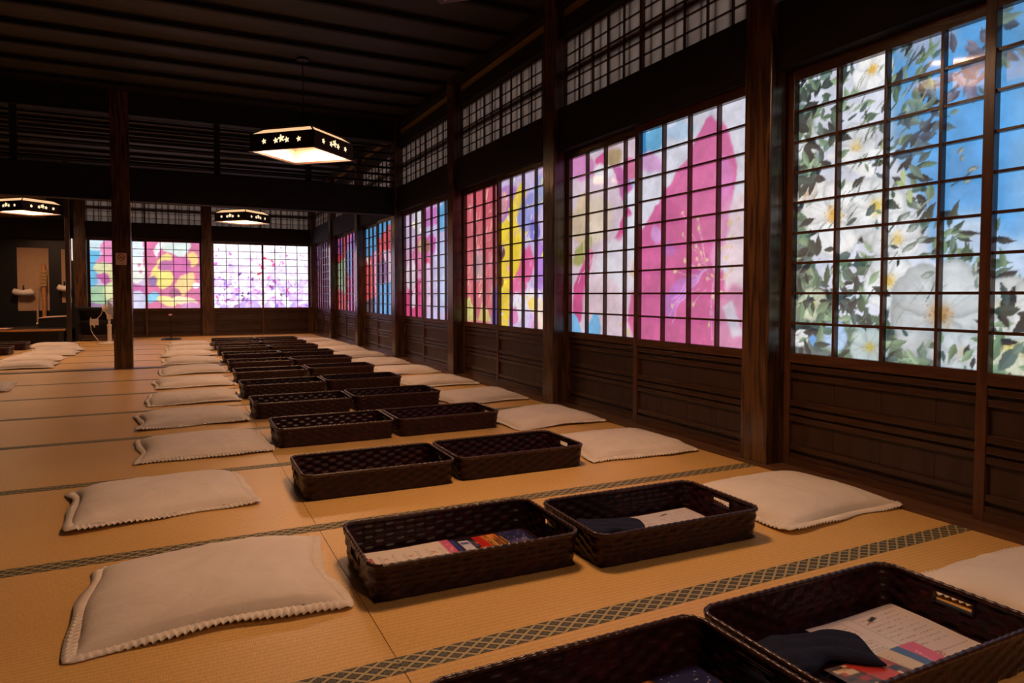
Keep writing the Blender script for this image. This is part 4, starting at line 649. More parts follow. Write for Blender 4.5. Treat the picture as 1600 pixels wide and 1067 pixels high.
["S",[[0.133,0.689],[0.339,0.738],[0.337,1.014],[0.13,1.012]],7,0.04,0.09,[[90,76,90],[110,90,120]],46,0.4,None]]}
PXM = 400.0
class Canvas:
    def __init__(s, wm, hm, ss=PXM):
        s.k = ss; s.w = int(wm*ss); s.h = int(hm*ss); s.wm = wm; s.hm = hm; s.a = np.zeros((s.h, s.w, 3))
    def P(s, st): return [(p[0]*s.w, p[1]*s.h) for p in st]
    def poly(s, pts, col, soft=0.0, alpha=1.0):
        p = np.array(pts); r = int(soft*1.5+2)
        x0 = max(0, int(p[:, 0].min())-r); x1 = min(s.w, int(p[:, 0].max())+r+2); y0 = max(0, int(p[:, 1].min())-r); y1 = min(s.h, int(p[:, 1].max())+r+2)
        if x1 <= x0 or y1 <= y0: return
        X, Y = np.meshgrid(np.arange(x0, x1)+.5, np.arange(y0, y1)+.5)
        ins = np.zeros(X.shape, bool); n = len(p)
        for i in range(n):
            xa, ya = p[i]; xb, yb = p[(i+1) % n]
            if ya == yb: continue
            c = ((ya > Y) != (yb > Y)) & (X < (xb-xa)*(Y-ya)/(yb-ya)+xa); ins ^= c
        m = ins.astype(float); b = int(round(soft))
        if b >= 1:
            m = np.pad(m, b+1, mode='edge')
            for ax in (0, 1):
                for _ in range(2):
                    cs = np.cumsum(m, axis=ax); q = 2*b//2+1
                    m = np.roll((cs-np.roll(cs, q, axis=ax))/q, -(q//2), axis=ax)
            m = np.clip(m[b+1:-b-1, b+1:-b-1], 0, 1)
        m = (m*alpha)[..., None]; a = s.a[y0:y1, x0:x1]; a[:] = a*(1-m)+np.array(col, float)*m
    def leafpts(s, x, y, l, w, ang):
        pr = [0, .5, .85, 1, .9, .6, .25, 0]; a = math.radians(ang); c, d = math.cos(a), math.sin(a)
        pts = [(l*i/7, q*w/2) for i, q in enumerate(pr)]+[(l*i/7, -q*w/2) for i, q in list(enumerate(pr))[::-1][1:-1]]
        return [(x+u*c-v*d, y+u*d+v*c) for u, v in pts], [(x+u*c-v*d, y+u*d+v*c) for u, v in pts[:8]]
    def line(s, pts, w, col, soft=0):
        for (xa, ya), (xb, yb) in zip(pts, pts[1:]):
            d = math.hypot(xb-xa, yb-ya) or 1; nx, ny = -(yb-ya)/d*w/2, (xb-xa)/d*w/2
            s.poly([(xa+nx, ya+ny), (xb+nx, yb+ny), (xb-nx, yb-ny), (xa-nx, ya-ny)], col, soft)
    def disc(s, x, y, r, col, soft=0, n=14): s.poly([(x+r*math.cos(2*math.pi*i/n), y+r*math.sin(2*math.pi*i/n)) for i in range(n)], col, soft)
    def flower(s, x, y, r, col, cen, rot, n, seed):
        rg = random.Random(seed*7+1); col = np.array(col, float)
        for k in range(n):
            a = math.radians(rot+360*k/n+rg.uniform(-9, 9)); rr = r*rg.uniform(.85, 1.08); wd = r*rg.uniform(.50, .62); ux, uy = math.cos(a), math.sin(a)
            prof = [(0, .10), (.25, .62), (.5, .95), (.75, 1.0), (.92, .70), (1.0, .30), (.96, 0)]
            P1 = [(q*rr, w*wd*rg.uniform(.92, 1.05)) for q, w in prof]+[(q*rr, -w*wd*rg.uniform(.92, 1.05)) for q, w in prof[::-1][1:]]
            P1 = [(x+u*ux-v*uy, y+u*uy+v*ux) for u, v in P1]
            s.poly(P1, col*np.array([.78, .81, .82]), 2); c = (x+ux*r*.55, y+uy*r*.55)
            for sc, tn in ((.93, .91), (.80, rg.uniform(.97, 1.02)), (.5, 1.04)): s.poly([(c[0]+(u-c[0])*sc, c[1]+(v-c[1])*sc) for u, v in P1], np.minimum(255, col*tn), 4)
            for _ in range(3):
                b = a+rg.uniform(-.4, .4); s.line([(x+math.cos(b)*r*.25, y+math.sin(b)*r*.25), (x+math.cos(b)*r*.8, y+math.sin(b)*r*.8)], 1.6, col*.93, 1)
        s.disc(x, y, r*.26, np.array(cen)*.5+col*.5, r*.12); s.disc(x, y, r*.15, cen, r*.06)
        for _ in range(int(10+r*.6)):
            b = rg.uniform(0, 6.283); q = r*rg.uniform(.08, .32); s.disc(x+math.cos(b)*q, y+math.sin(b)*q, max(.9, r*.022), np.array(cen)*rg.uniform(.72, 1.08), 0, 7)
    def inside(s, pts, x, y):
        c = False; n = len(pts)
        for i in range(n):
            (xa, ya), (xb, yb) = pts[i], pts[(i+1) % n]
            if (ya > y) != (yb > y) and x < (xb-xa)*(y-ya)/(yb-ya)+xa: c = not c
        return c
    def spots(s, pts, n, rg):
        xs = [p[0] for p in pts]; ys = [p[1] for p in pts]; out = []; t = 0
        while len(out) < n and t < n*40:
            t += 1; x = rg.uniform(min(xs), max(xs)); y = rg.uniform(min(ys), max(ys))
            if s.inside(pts, x, y): out.append((x, y))
        return out
    def run(s, cmds, wash=.10, blur=False, gam=1.0):
        for c in cmds:
            k = c[0]
            if k == 'F':
                t = np.linspace(0, 1, s.h)[:, None, None]; s.a[:] = np.array(c[1])*(1-t)+np.array(c[2])*t
            elif k == 'P': s.poly(s.P(c[1]), c[2], c[3])
            elif k == 'L': s.line(s.P(c[1]), max(1.2, c[2]*s.k), c[3], c[4])
            elif k == 'W': x, y = s.P([c[1]])[0]; s.flower(x, y, c[2]*s.k, c[3], c[4], c[5], c[6], c[7])
            elif k == 'D': x, y = s.P([c[1]])[0]; s.disc(x, y, c[2]*s.k, c[3], 1)
            elif k == 'S':
                _, reg, n, l0, l1, cols, seed, asp, ang = c; rg = random.Random(seed)
                for x, y in s.spots(s.P(reg), n, rg):
                    l = rg.uniform(l0, l1)*s.k; a = rg.uniform(0, 360) if ang is None else ang+rg.uniform(-55, 55)
                    col = np.array(rg.choice(cols), float)*rg.uniform(.9, 1.12); full, half = s.leafpts(x, y, l, l*asp*rg.uniform(.75, 1.2), a)
                    s.poly(full, np.minimum(col, 255), 0); s.poly(half, np.minimum(col*1.13+4, 255), 0)
            elif k == 'T':
                _, reg, n, l0, l1, w, cols, seed, ang, soft = c; rg = random.Random(seed)
                for x, y in s.spots(s.P(reg), n, rg):
                    full, _h = s.leafpts(x, y, rg.uniform(l0, l1)*s.k, w*s.k*rg.uniform(.5, 1.3), ang+rg.uniform(-14, 14)+rg.choice((0, 180)))
                    s.poly(full, rg.choice(cols), soft)
        # organic edges and uneven tone: warp by smooth noise, then vary brightness
        rg = np.random.RandomState(len(cmds)); yy, xx = np.mgrid[0:s.h, 0:s.w].astype(float)
        def smooth(step, amp):
            g = rg.uniform(-1, 1, (s.h//step+3, s.w//step+3)); fy, fx = yy/step, xx/step; i, j = fy.astype(int), fx.astype(int); ty, tx = fy-i, fx-j
            ty = ty*ty*(3-2*ty); tx = tx*tx*(3-2*tx)
            return amp*((g[i, j]*(1-tx)+g[i, j+1]*tx)*(1-ty)+(g[i+1, j]*(1-tx)+g[i+1, j+1]*tx)*ty)
        k = {105: .45, 206: .8}.get(cmds[0][1][0], 1.0)
        wx = xx+(smooth(26, 8)+smooth(10, 1.6))*k; wy = yy+(smooth(26, 8)+smooth(10, 1.6))*k
        s.a = s.a[np.clip(np.rint(wy), 0, s.h-1).astype(int), np.clip(np.rint(wx), 0, s.w-1).astype(int)]
        s.a *= (1+smooth(40, .07)+smooth(14, .045)+smooth(5, .03))[..., None]
        if blur:
            for ax in (0, 1): s.a = (np.roll(s.a, 2, ax)+np.roll(s.a, 1, ax)+s.a+np.roll(s.a, -1, ax)+np.roll(s.a, -2, ax))/5
        s.a = s.a*(1-wash)+wash*np.array([206, 198, 210])  # pale veil of ambient room light mixed into the picture colours
        s.lin = lin(np.clip(s.a, 0, 255)/255.0)**gam
        return s
    def sample(s, u, v):
        x = np.clip(u*s.w-.5, 0, s.w-1.001); y = np.clip(v*s.h-.5, 0, s.h-1.001); i = x.astype(int); j = y.astype(int); fx = (x-i)[:, None]; fy = (y-j)[:, None]; a = s.lin
        return (a[j, i]*(1-fx)+a[j, np.minimum(i+1, s.w-1)]*fx)*(1-fy)+(a[np.minimum(j+1, s.h-1), i]*(1-fx)+a[np.minimum(j+1, s.h-1), np.minimum(i+1, s.w-1)]*fx)*fy
def print_mesh(name, pos, uv, faces, cv, mat):
    me = mesh_from(name, pos, faces, mat)
    at = me.color_attributes.new('print', 'FLOAT_COLOR', 'POINT')
    c = np.ones((len(pos), 4), np.float32); c[:, :3] = cv.sample(uv[:, 0], uv[:, 1]); at.data.foreach_set('color', c.ravel())
    return me

# ------------------------------------------------------------------ the setting
ORD = ['first', 'second', 'third', 'fourth', 'fifth', 'sixth', 'seventh', 'eighth', 'ninth', 'tenth', 'eleventh', 'twelfth', 'thirteenth']
CEIL = 2.74; X_EDGE = 1.866; Y_BACK = -4.2; X_LEFT = -6.2; Y_FAR = 12.05
PITCH_P = 1.866
def far_edge(k): return .833+PITCH_P*(k-1)       # far side of bay k, 1 is the nearest in the picture
BAYW = 1.714
ZB, ZT = .497, 1.654

floor = tag(box('floor', (X_LEFT, Y_BACK, -.09), (2.2, 12.4, -.034), M['dark_wall']), kind='structure')
floor_o = Vector(floor.location)
def under(parent, a, b):
    o = Vector(parent.location)
    return tuple(Vector(a)-o), tuple(Vector(b)-o)
def tatami(x0, x1, y0, y1, edge=True):
    g = .0010
    a, b = under(floor, (x0+g, y0+g, -.032), (x1-g, y1-g, 0))
    m = box('tatami_mat', a, b, M['tatami'], floor)
    if edge:
        h = (y1-y0)/2-g; w = (x1-x0)/2-g
        for s in (-1, 1):
            box('cloth_edging', (-w-.0005, s*(h-.030), -.010), (w+.0005, s*(h+.0012), .0166), M['heri'], m)
cols = [(-5.61, -3.74), (-3.74, -1.87), (-1.87, 0.0), (0.0, X_EDGE)]
yl = [k*.9 for k in range(-4, 7)]+[6.43]
for y0, y1 in zip(yl, yl[1:]):
    if y1-y0 < .2: continue
    if abs(y0-5.4) < 1e-6: y1 = 6.43
    for x0, x1 in cols: tatami(x0, x1, y0, y1)
yf = [6.58, 7.35, 8.23, 9.10, 9.98, 10.86]
for y0, y1 in zip(yf, yf[1:]):
    for x0, x1 in cols: tatami(x0, x1, y0, y1)
for x0, x1 in cols[2:]: tatami(x0, x1, 10.86, 11.96, False)
tag(box('trim_1', (X_LEFT, 6.432, -.034), (X_EDGE, 6.578, .006), M['sill']), 'dark wooden threshold strip crossing the tatami floor by the free pillar', kind='structure')
tag(box('baseboard_right', (X_EDGE+.002, Y_BACK, -.034), (2.10, 12.05, .012), M['sill']), 'wooden door track along the foot of the right wall', kind='structure')
tag(box('baseboard_far', (X_LEFT, 11.965, -.034), (X_EDGE, 12.22, .012), M['sill']), 'wooden door track along the foot of the far wall', kind='structure')

# ceiling: boards above battens that run across the room
ceil = tag(box('ceiling', (X_LEFT, Y_BACK, CEIL+.02), (2.2, 12.4, CEIL+.08), M['dark_wall']), kind='structure')
y = Y_BACK
while y < 12.2:
    a, b = under(ceil, (X_LEFT, y+.003, CEIL), (2.0, y+.447, CEIL+.018)); box('ceiling_board', a, b, M['ceiling'], ceil)
    a, b = under(ceil, (X_LEFT, y-.02, CEIL-.035), (2.0, y+.02, CEIL+.0), ); box('batten', a, b, M['beam'], ceil)
    y += .45

# right wall
wr = tag(MB().box((2.10, Y_BACK, -.05), (2.16, 12.4, 1.72)).box((1.95, Y_BACK, 0), (2.13, -1.06, 1.70)).build('wall_right', M['dark_wall']), kind='structure')  # outer box is an added backing that stops light leaking between the doors
tag(box('trim_2', (1.915, Y_BACK, 1.702), (2.16, 12.02, 1.985), M['beam']), 'dark lintel beam above the picture doors on the right wall', kind='structure')
tag(box('trim_3', (1.915, Y_BACK, 2.445), (2.16, 12.02, 2.562), M['beam']), 'dark beam over the plain paper transoms on the right wall', kind='structure')
tag(box('trim_4', (1.96, Y_BACK, 2.564), (2.16, 12.02, 2.652), M['plaster']), 'tan plaster strip just below the ceiling on the right wall', kind='structure')
tag(box('trim_5', (1.90, Y_BACK, 2.654), (2.16, 12.02, CEIL), M['beam']), 'dark cornice beam where the right wall meets the ceiling', kind='structure')
# far wall
wf = tag(MB().box((X_LEFT, 12.30, -.05), (2.16, 12.36, 1.72)).box((X_LEFT, 12.30, 1.7), (-1.9, 12.36, CEIL)).build('wall_far', M['dark_wall']), kind='structure')  # lower box is added backing, keeps outside light out of the door gaps
tag(box('trim_6', (-1.9, 12.06, 1.702), (1.88, 12.36, 1.96), M['beam']), 'dark lintel beam above the picture doors on the far wall', kind='structure')
tag(box('trim_7', (-1.9, 12.06, 2.41), (1.88, 12.36, CEIL), M['beam']), 'dark upper beam on the far wall', kind='structure')
tag(box('wall_left', (X_LEFT-.06, Y_BACK, -.05), (X_LEFT, 12.4, CEIL), M['dark_wall']), kind='structure')
tag(box('wall_back', (X_LEFT, Y_BACK-.06, -.05), (2.2, Y_BACK, CEIL), M['dark_wall']), kind='structure')
tag(box('trim_12', (2.0, Y_BACK, 1.98), (2.16, -1.06, 2.45), M['dark_wall']), 'boarded wall over the doors behind the camera', kind='structure')

# free beam and openwork between the two halves of the room
tag(box('trim_8', (X_LEFT, 6.46, 1.67), (1.88, 6.60, 1.99), M['beam'], bevel=.006), 'massive dark beam crossing the room above the free pillar', kind='structure')
tag(box('trim_9', (X_LEFT, 6.46, 2.515), (1.88, 6.60, CEIL-.001), M['beam']), 'dark upper beam of the openwork panel under the ceiling', kind='structure')
rn = tag(empty('trim_10', (0, 6.53, 2.0)), 'openwork panel of thin horizontal slats above the cross beam', kind='structure')
for i in range(6):
    z = .06+i*.082
    box('slat', (X_LEFT, -.012, z-.012), (1.88, .012, z+.012), M['beam'], rn)
for x in (-5.3, -4.4, -3.5, -2.6, -1.75, .0, .93): box('upright', (x-.03, -.025, -.008), (x+.03, .025, .512), M['beam'], rn)

# pillars
def pillar(x0, x1, y0, y1, label, h=CEIL-.002, z0=0.0):
    b = empty('wooden_pillar', ((x0+x1)/2, (y0+y1)/2, z0)); tag(b, label, 'pillar', 'square timber pillars')
    w, d = (x1-x0)/2, (y1-y0)/2
    o = box('post', (-w, -d, .0), (w, d, h-z0), M['pillar'], b, bevel=.006)
    return b
for k in range(1, 7):
    y0 = far_edge(k)
    pillar(1.884, 2.06, y0, y0+.152, ['brown grained wall pillar right of the pink blossom doors, nearest of the right wall', 'dark wall pillar between the pink blossom doors and the crimson and yellow doors', 'dark wall pillar between the crimson and yellow doors and the lilac doors', 'dark wall pillar left of the lilac doors, where the cross beam ends', 'dark wall pillar between the blue and red doors and the red and green doors', 'dark wall pillar between the red and green doors and the purple doors by the corner'][k-1], z0=.0)
pillar(1.884, 2.06, -1.033, -.881, 'wall pillar right of the white rose doors beyond the picture edge')
pillar(1.884, 2.06, 12.0, 12.16, 'dark corner pillar between the pale cherry doors and the purple doors')
pillar(.0, .168, 12.0, 12.16, 'dark pillar between the two pairs of doors on the far wall')
pillar(-1.92, -1.745, 11.98, 12.16, 'dark pillar at the left end of the far wall doors')
pl = pillar(-.967, -.803, 6.455, 6.615, 'dark free-standing pillar carrying the no smoking sign')
pillar(-3.82, -3.66, 6.455, 6.615, 'second free-standing pillar further left under the cross beam')

# ------------------------------------------------------------------ picture doors
class Frame:
    def __init__(s, kind, o): s.kind = kind; s.o = o
    def p(s, a, d, z):
        return (s.o[0]+d, s.o[1]-a, z) if s.kind == 'R' else (s.o[0]+a, s.o[1]+d, z)
MOULD = [(.425, .447), (.388, .411), (.270, .295), (.235, .258), (.202, .225), (.078, .103), (.044, .064)]
def picture_door(fr, a0, a1, d, cv, bw, res, label, group, mat, split=True):
    """one sliding door: stiles, rails, lattice, paper panes with the picture, boarded lower part"""
    c = fr.p((a0+a1)/2, d+.014, .012)
    root = tag(empty('shoji_door', c), label, 'sliding door', group)
    L = lambda a, dd, z: tuple(np.array(fr.p(a, d+dd, z))-np.array(c))
    st = .034
    B = lambda nm, A, D, Z, m, bv=0: box(nm, L(A[0], D[0], Z[0]), L(A[1], D[1], Z[1]), m, root, bv)
    B('stile', (a0, a0+st), (0, .034), (.013, 1.70), M['lattice'], .002); B('stile', (a1-st, a1), (0, .034), (.013, 1.70), M['lattice'], .002)
    p0, p1 = a0+st, a1-st
    B('top_rail', (p0, p1), (.001, .033), (ZT, 1.70), M['lattice_h']); B('middle_rail', (p0, p1), (.001, .033), (.456, ZB), M['lattice_h']); B('bottom_rail', (p0, p1), (.001, .028), (.013, .044), M['lattice_h'])
    cw = (p1-p0)/4; ch = (ZT-ZB)/9
    for i in range(1, 4): B('lattice_bar', (p0+i*cw-.0055, p0+i*cw+.0055), (.004, .0285), (ZB, ZT), M['lattice'])
    for j in range(1, 9): B('lattice_bar', (p0, p1), (.007, .029), (ZB+j*ch-.005, ZB+j*ch+.005), M['lattice_h'])
    cells = [(p0+i*cw, p0+(i+1)*cw, ZT-j*ch, ZT-(j+1)*ch) for i in range(4) for j in range(9)] if split else [(p0, p1, ZT, ZB)]
    nu, nv = res if split else (res[0]*4, res[1]*9)
    F = grid_faces(nu, nv, 0, fr.kind == 'R')
    for (ca, cb, za, zb) in cells:
        A, Zz = np.meshgrid(np.linspace(ca, cb, nu+1), np.linspace(za, zb, nv+1), indexing='ij'); A = A.ravel(); Zz = Zz.ravel()
        m_a, m_z = (ca+cb)/2, (za+zb)/2
        pos = np.zeros((len(A), 3))
        if fr.kind == 'R': pos[:, 1] = -(A-m_a)
        else: pos[:, 0] = A-m_a
        pos[:, 2] = Zz-m_z
        uv = np.stack([A/bw, (ZT-Zz)/(ZT-ZB)], 1)
        obj('paper_pane', print_mesh('paper_pane', pos, uv, F if fr.kind == 'R' else F[:, ::-1], cv, mat), root, L(m_a, .0300, m_z))
    # boards of the lower part, four planks side by side, and the mouldings across them
    pw = (p1-p0)/4
    for i in range(4): B('plank', (p0+i*pw+.0008, p0+(i+1)*pw-.0008), (.016, .026), (.044, .456), M['koshi'])
    for z0, z1 in MOULD: B('moulding', (p0, p1), (.003, .0155), (z0, z1), M['mould'], .003)
    return root

PIC = {'R1': 'white roses and blue sky', 'R2': 'a huge pink blossom', 'R3': 'crimson petals and yellow flowers', 'R4': 'lilac and pink petals', 'R5': 'blue and red petals', 'R6': 'red and green petals', 'R7': 'purple and black streaks',
       'FL': 'bold pink, yellow and blue shapes', 'FR': 'pale pink cherry blossom'}
RES = {1: (54, 36), 2: (36, 30), 3: (24, 22), 4: (16, 16), 5: (11, 13), 6: (8, 12), 7: (6, 10)}
for k in range(1, 8):
    cv = Canvas(BAYW, ZT-ZB).run(ART['R%d' % k], .03 if k == 1 else .08)
    fr = Frame('R', (1.945, far_edge(k)))
    nm = PIC['R%d' % k]
    picture_door(fr, 0.0, .900, .036, cv, BAYW, RES[k], 'left shoji door of the pair showing '+nm+' on the right wall', 'picture doors on the right wall', M['picture'], k < 6)
    picture_door(fr, .819, BAYW, .0, cv, BAYW, RES[k], 'right shoji door of the pair showing '+nm+' on the right wall', 'picture doors on the right wall', M['picture'], k < 6)
FW = 1.745
for key, x0 in (('FL', -1.745), ('FR', .168)):
    cv = Canvas(FW, ZT-ZB).run(ART[key], .22 if key == 'FL' else .0, key == 'FL', 1.0 if key == 'FL' else 1.7)
    w = 1.745 if key == 'FL' else 1.716
    fr = Frame('F', (x0, 12.115))
    picture_door(fr, 0.0, .897, .036, cv, FW, (12, 8), 'left shoji door of the pair showing '+PIC[key]+' on the far wall', 'picture doors on the far wall', M['picture_far'] if key == 'FL' else M['picture_bright'])
    picture_door(fr, .848, w, .0, cv, FW, (12, 8), 'right shoji door of the pair showing '+PIC[key]+' on the far wall', 'picture doors on the far wall', M['picture_far'] if key == 'FL' else M['picture_bright'])

# ------------------------------------------------------------------ plain paper transoms above the doors
TZ0, TZ1 = 1.99, 2.44
def transom(n, fr, w, label, z0, z1, split=True):
    c = fr.p(w/2, .02, z0)
    root = tag(empty('window_%d' % n, c), label, kind='structure')
    L = lambda a, dd, z: tuple(np.array(fr.p(a, dd, z))-np.array(c))
    B = lambda nm, A, D, Z, m, par=root: box(nm, L(A[0], D[0], Z[0]), L(A[1], D[1], Z[1]), m, par)
    zz0, zz1 = z0+.014, z1-.008
    B('frame_rail', (0, w), (0, .05), (z0, zz0), M['lattice_h']); B('frame_rail', (0, w), (0, .05), (zz1, z1), M['lattice_h'])
    for a0, a1, s0, s1 in ((0, w*.49, .004, .012), (w*.49, w, .012, .004)):
        B('stile', (a0, a0+s0), (0, .03), (zz0, zz1), M['lattice']); B('stile', (a1-s1, a1), (0, .03), (zz0, zz1), M['lattice'])
        p0, p1 = a0+s0, a1-s1; cw = (p1-p0)/5; ch = (zz1-zz0)/5
        for i in range(1, 5): B('lattice_bar', (p0+i*cw-.005, p0+i*cw+.005), (.006, .018), (zz0, zz1), M['lattice'])
        for j in range(1, 5): B('lattice_bar', (p0, p1), (.008, .0185), (zz0+j*ch-.004, zz0+j*ch+.004), M['lattice_h'])
        if split:
            for i in range(5):
                for j in range(5): B('paper_pane', (p0+i*cw, p0+(i+1)*cw), (.0195, .0200), (zz0+j*ch, zz0+(j+1)*ch), M['shoji_paper'])
        else: B('paper_sheet', (p0, p1), (.0195, .0200), (zz0, zz1), M['shoji_paper'])
    for i in range(1, 17): B('outer_bar', (w*i/17-.008, w*i/17+.008), (.027, .037), (z0-.001, z1+.001), M['lattice'])
    B('outer_rail', (0, w), (.038, .050), (z0+.21, z0+.27), M['lattice_h'])
for k in range(1, 8):
    transom(k, Frame('R', (1.965, far_edge(k))), BAYW, 'plain paper transom window above the doors showing '+PIC['R%d' % k], TZ0, TZ1, k < 5)
for n, x0, w in ((8, -1.745, 1.745), (9, .168, 1.716)):
    transom(n, Frame('F', (x0, 12.14)), w, 'plain paper transom window above the far doors showing '+PIC['FL' if n == 8 else 'FR'], 1.962, 2.408)
# closing strips beside the transoms, behind the pillars
tag(MB().box((2.06, 12.0, 1.98), (2.16, 12.4, 2.45)).box((1.86, 12.165, 1.95), (2.10, 12.36, 2.45)).build('trim_11', M['dark_wall']), 'dark boarding in the far right corner', kind='structure')

# ------------------------------------------------------------------ hanging lamps
LZ = 1.93
def make_lamp():
    root = empty('hanging_lamp', (0, 0, 0))
    H = .303; zt, zb = .155, .0
    m = MB()
    for s in (-1, 1):
        m.box((-H-.015, s*H-.014, -.012), (H+.015, s*H+.014, .004)); m.box((s*H-.014, -H-.015, -.0125), (s*H+.014, H+.015, .0035))
    m.build('lower_frame', M['lamp_wood'], root)
    MB().box((-.185, -.185, .112), (.185, .185, .117)).build('diffuser', M['lamp_glow'], root)
    MB().box((-H+.01, -H+.01, .1185), (H-.01, H-.01, .1225)).build('reflector', M['lamp_lining'], root)
    for k in range(4):
        a = k*math.pi/2; ca, sa = math.cos(a), math.sin(a)
        tr = lambda x, y, d, ca=ca, sa=sa: (x*ca+(H+d)*sa, x*sa-(H+d)*ca, y)
        pn = MB().prism([(-H, .006), (H, .006), (H, .128), (-H, .128)], -.008, .0, tr).build('side_panel', M['lamp_wood'], root)
        MB().prism([(-H+.011, .006), (H-.011, .006), (H-.011, .118), (-H+.011, .118)], -.0105, -.0085, tr).build('lining', M['lamp_lining'], root)
        for q, r in ((-.052, .026), (0, .034), (.052, .026), (-.165, .024), (.165, .024)):
            MB().prism([(q+r*(.70+.30*math.cos(5*t*math.pi/10))*math.cos(t*math.pi/10+k), .066+(.010 if q == 0 else -.004)+r*(.70+.30*math.cos(5*t*math.pi/10))*math.sin(t*math.pi/10+k)) for t in range(20)], 0, .0012, tr).build('blossom_cutout', M['lamp_hole'], pn)
        # sloping paper strip above the panel
        i0, i1 = H-.012, H-.075
        v = [tr(-i0, .130, -.012), tr(i0, .130, -.012), tr(i1, zt+.02, -.075), tr(-i1, zt+.02, -.075)]
        v2 = [tr(-i0, .127, -.014), tr(i0, .127, -.014), tr(i1, zt+.017, -.077), tr(-i1, zt+.017, -.077)]
        MB().add(v+v2, [(0, 1, 2, 3), (7, 6, 5, 4), (0, 4, 5, 1), (1, 5, 6, 2), (2, 6, 7, 3), (3, 7, 4, 0)]).build('paper_strip', M['lamp_strip'], root)
        MB().tube([tr(-H+.004, .128, -.006), tr(-i1, zt+.022, -.075)], .007, 6).build('hip_bar', M['lamp_wood'], root)
    i1 = H-.070
    MB().box((-i1, -i1, zt+.018), (i1, i1, zt+.032)).build('cap', M['lamp_wood'], root)
    MB().tube([(0, 0, zt+.03), (0, 0, CEIL-LZ)], .004, 8).lathe([(.05, CEIL-LZ-.02), (.05, CEIL-LZ-.001)]).build('hanger', M['black'], root)
    return root
lamp0 = make_lamp()
spots = []
for ci, x in enumerate((.588, -2.34)):
    for yi, y in enumerate((10.74, 7.75, 4.72, .88, -2.4)):
        if ci == 0 or yi < 2: spots.append((x, y, ci, yi))
LL = {(0, 0): 'square wooden hanging lamp in front of the pale cherry doors of the far wall', (0, 2): 'large lit square hanging lamp with blossom cut-outs, biggest in the picture', (1, 0): 'square wooden hanging lamp at the left edge of the picture',
      (0, 1): 'square hanging lamp hidden behind the cross beam', (0, 3): 'square hanging lamp above the nearest baskets, out of the picture', (0, 4): 'square hanging lamp above the camera',
      (1, 1): 'square hanging lamp far left behind the cross beam', (1, 2): 'square hanging lamp far left in front of the cross beam', (1, 3): 'square hanging lamp left of the nearest cushions, out of the picture', (1, 4): 'square hanging lamp behind the camera to the left'}
for i, (x, y, ci, yi) in enumerate(spots):
    o = lamp0 if i == 0 else copy_tree(lamp0, (0, 0, 0), 0)
    o.location = (x, y, LZ); o.rotation_euler = (0, 0, math.pi/4+.02)
    tag(o, LL[(ci, yi)], 'lamp', 'square hanging lamps')

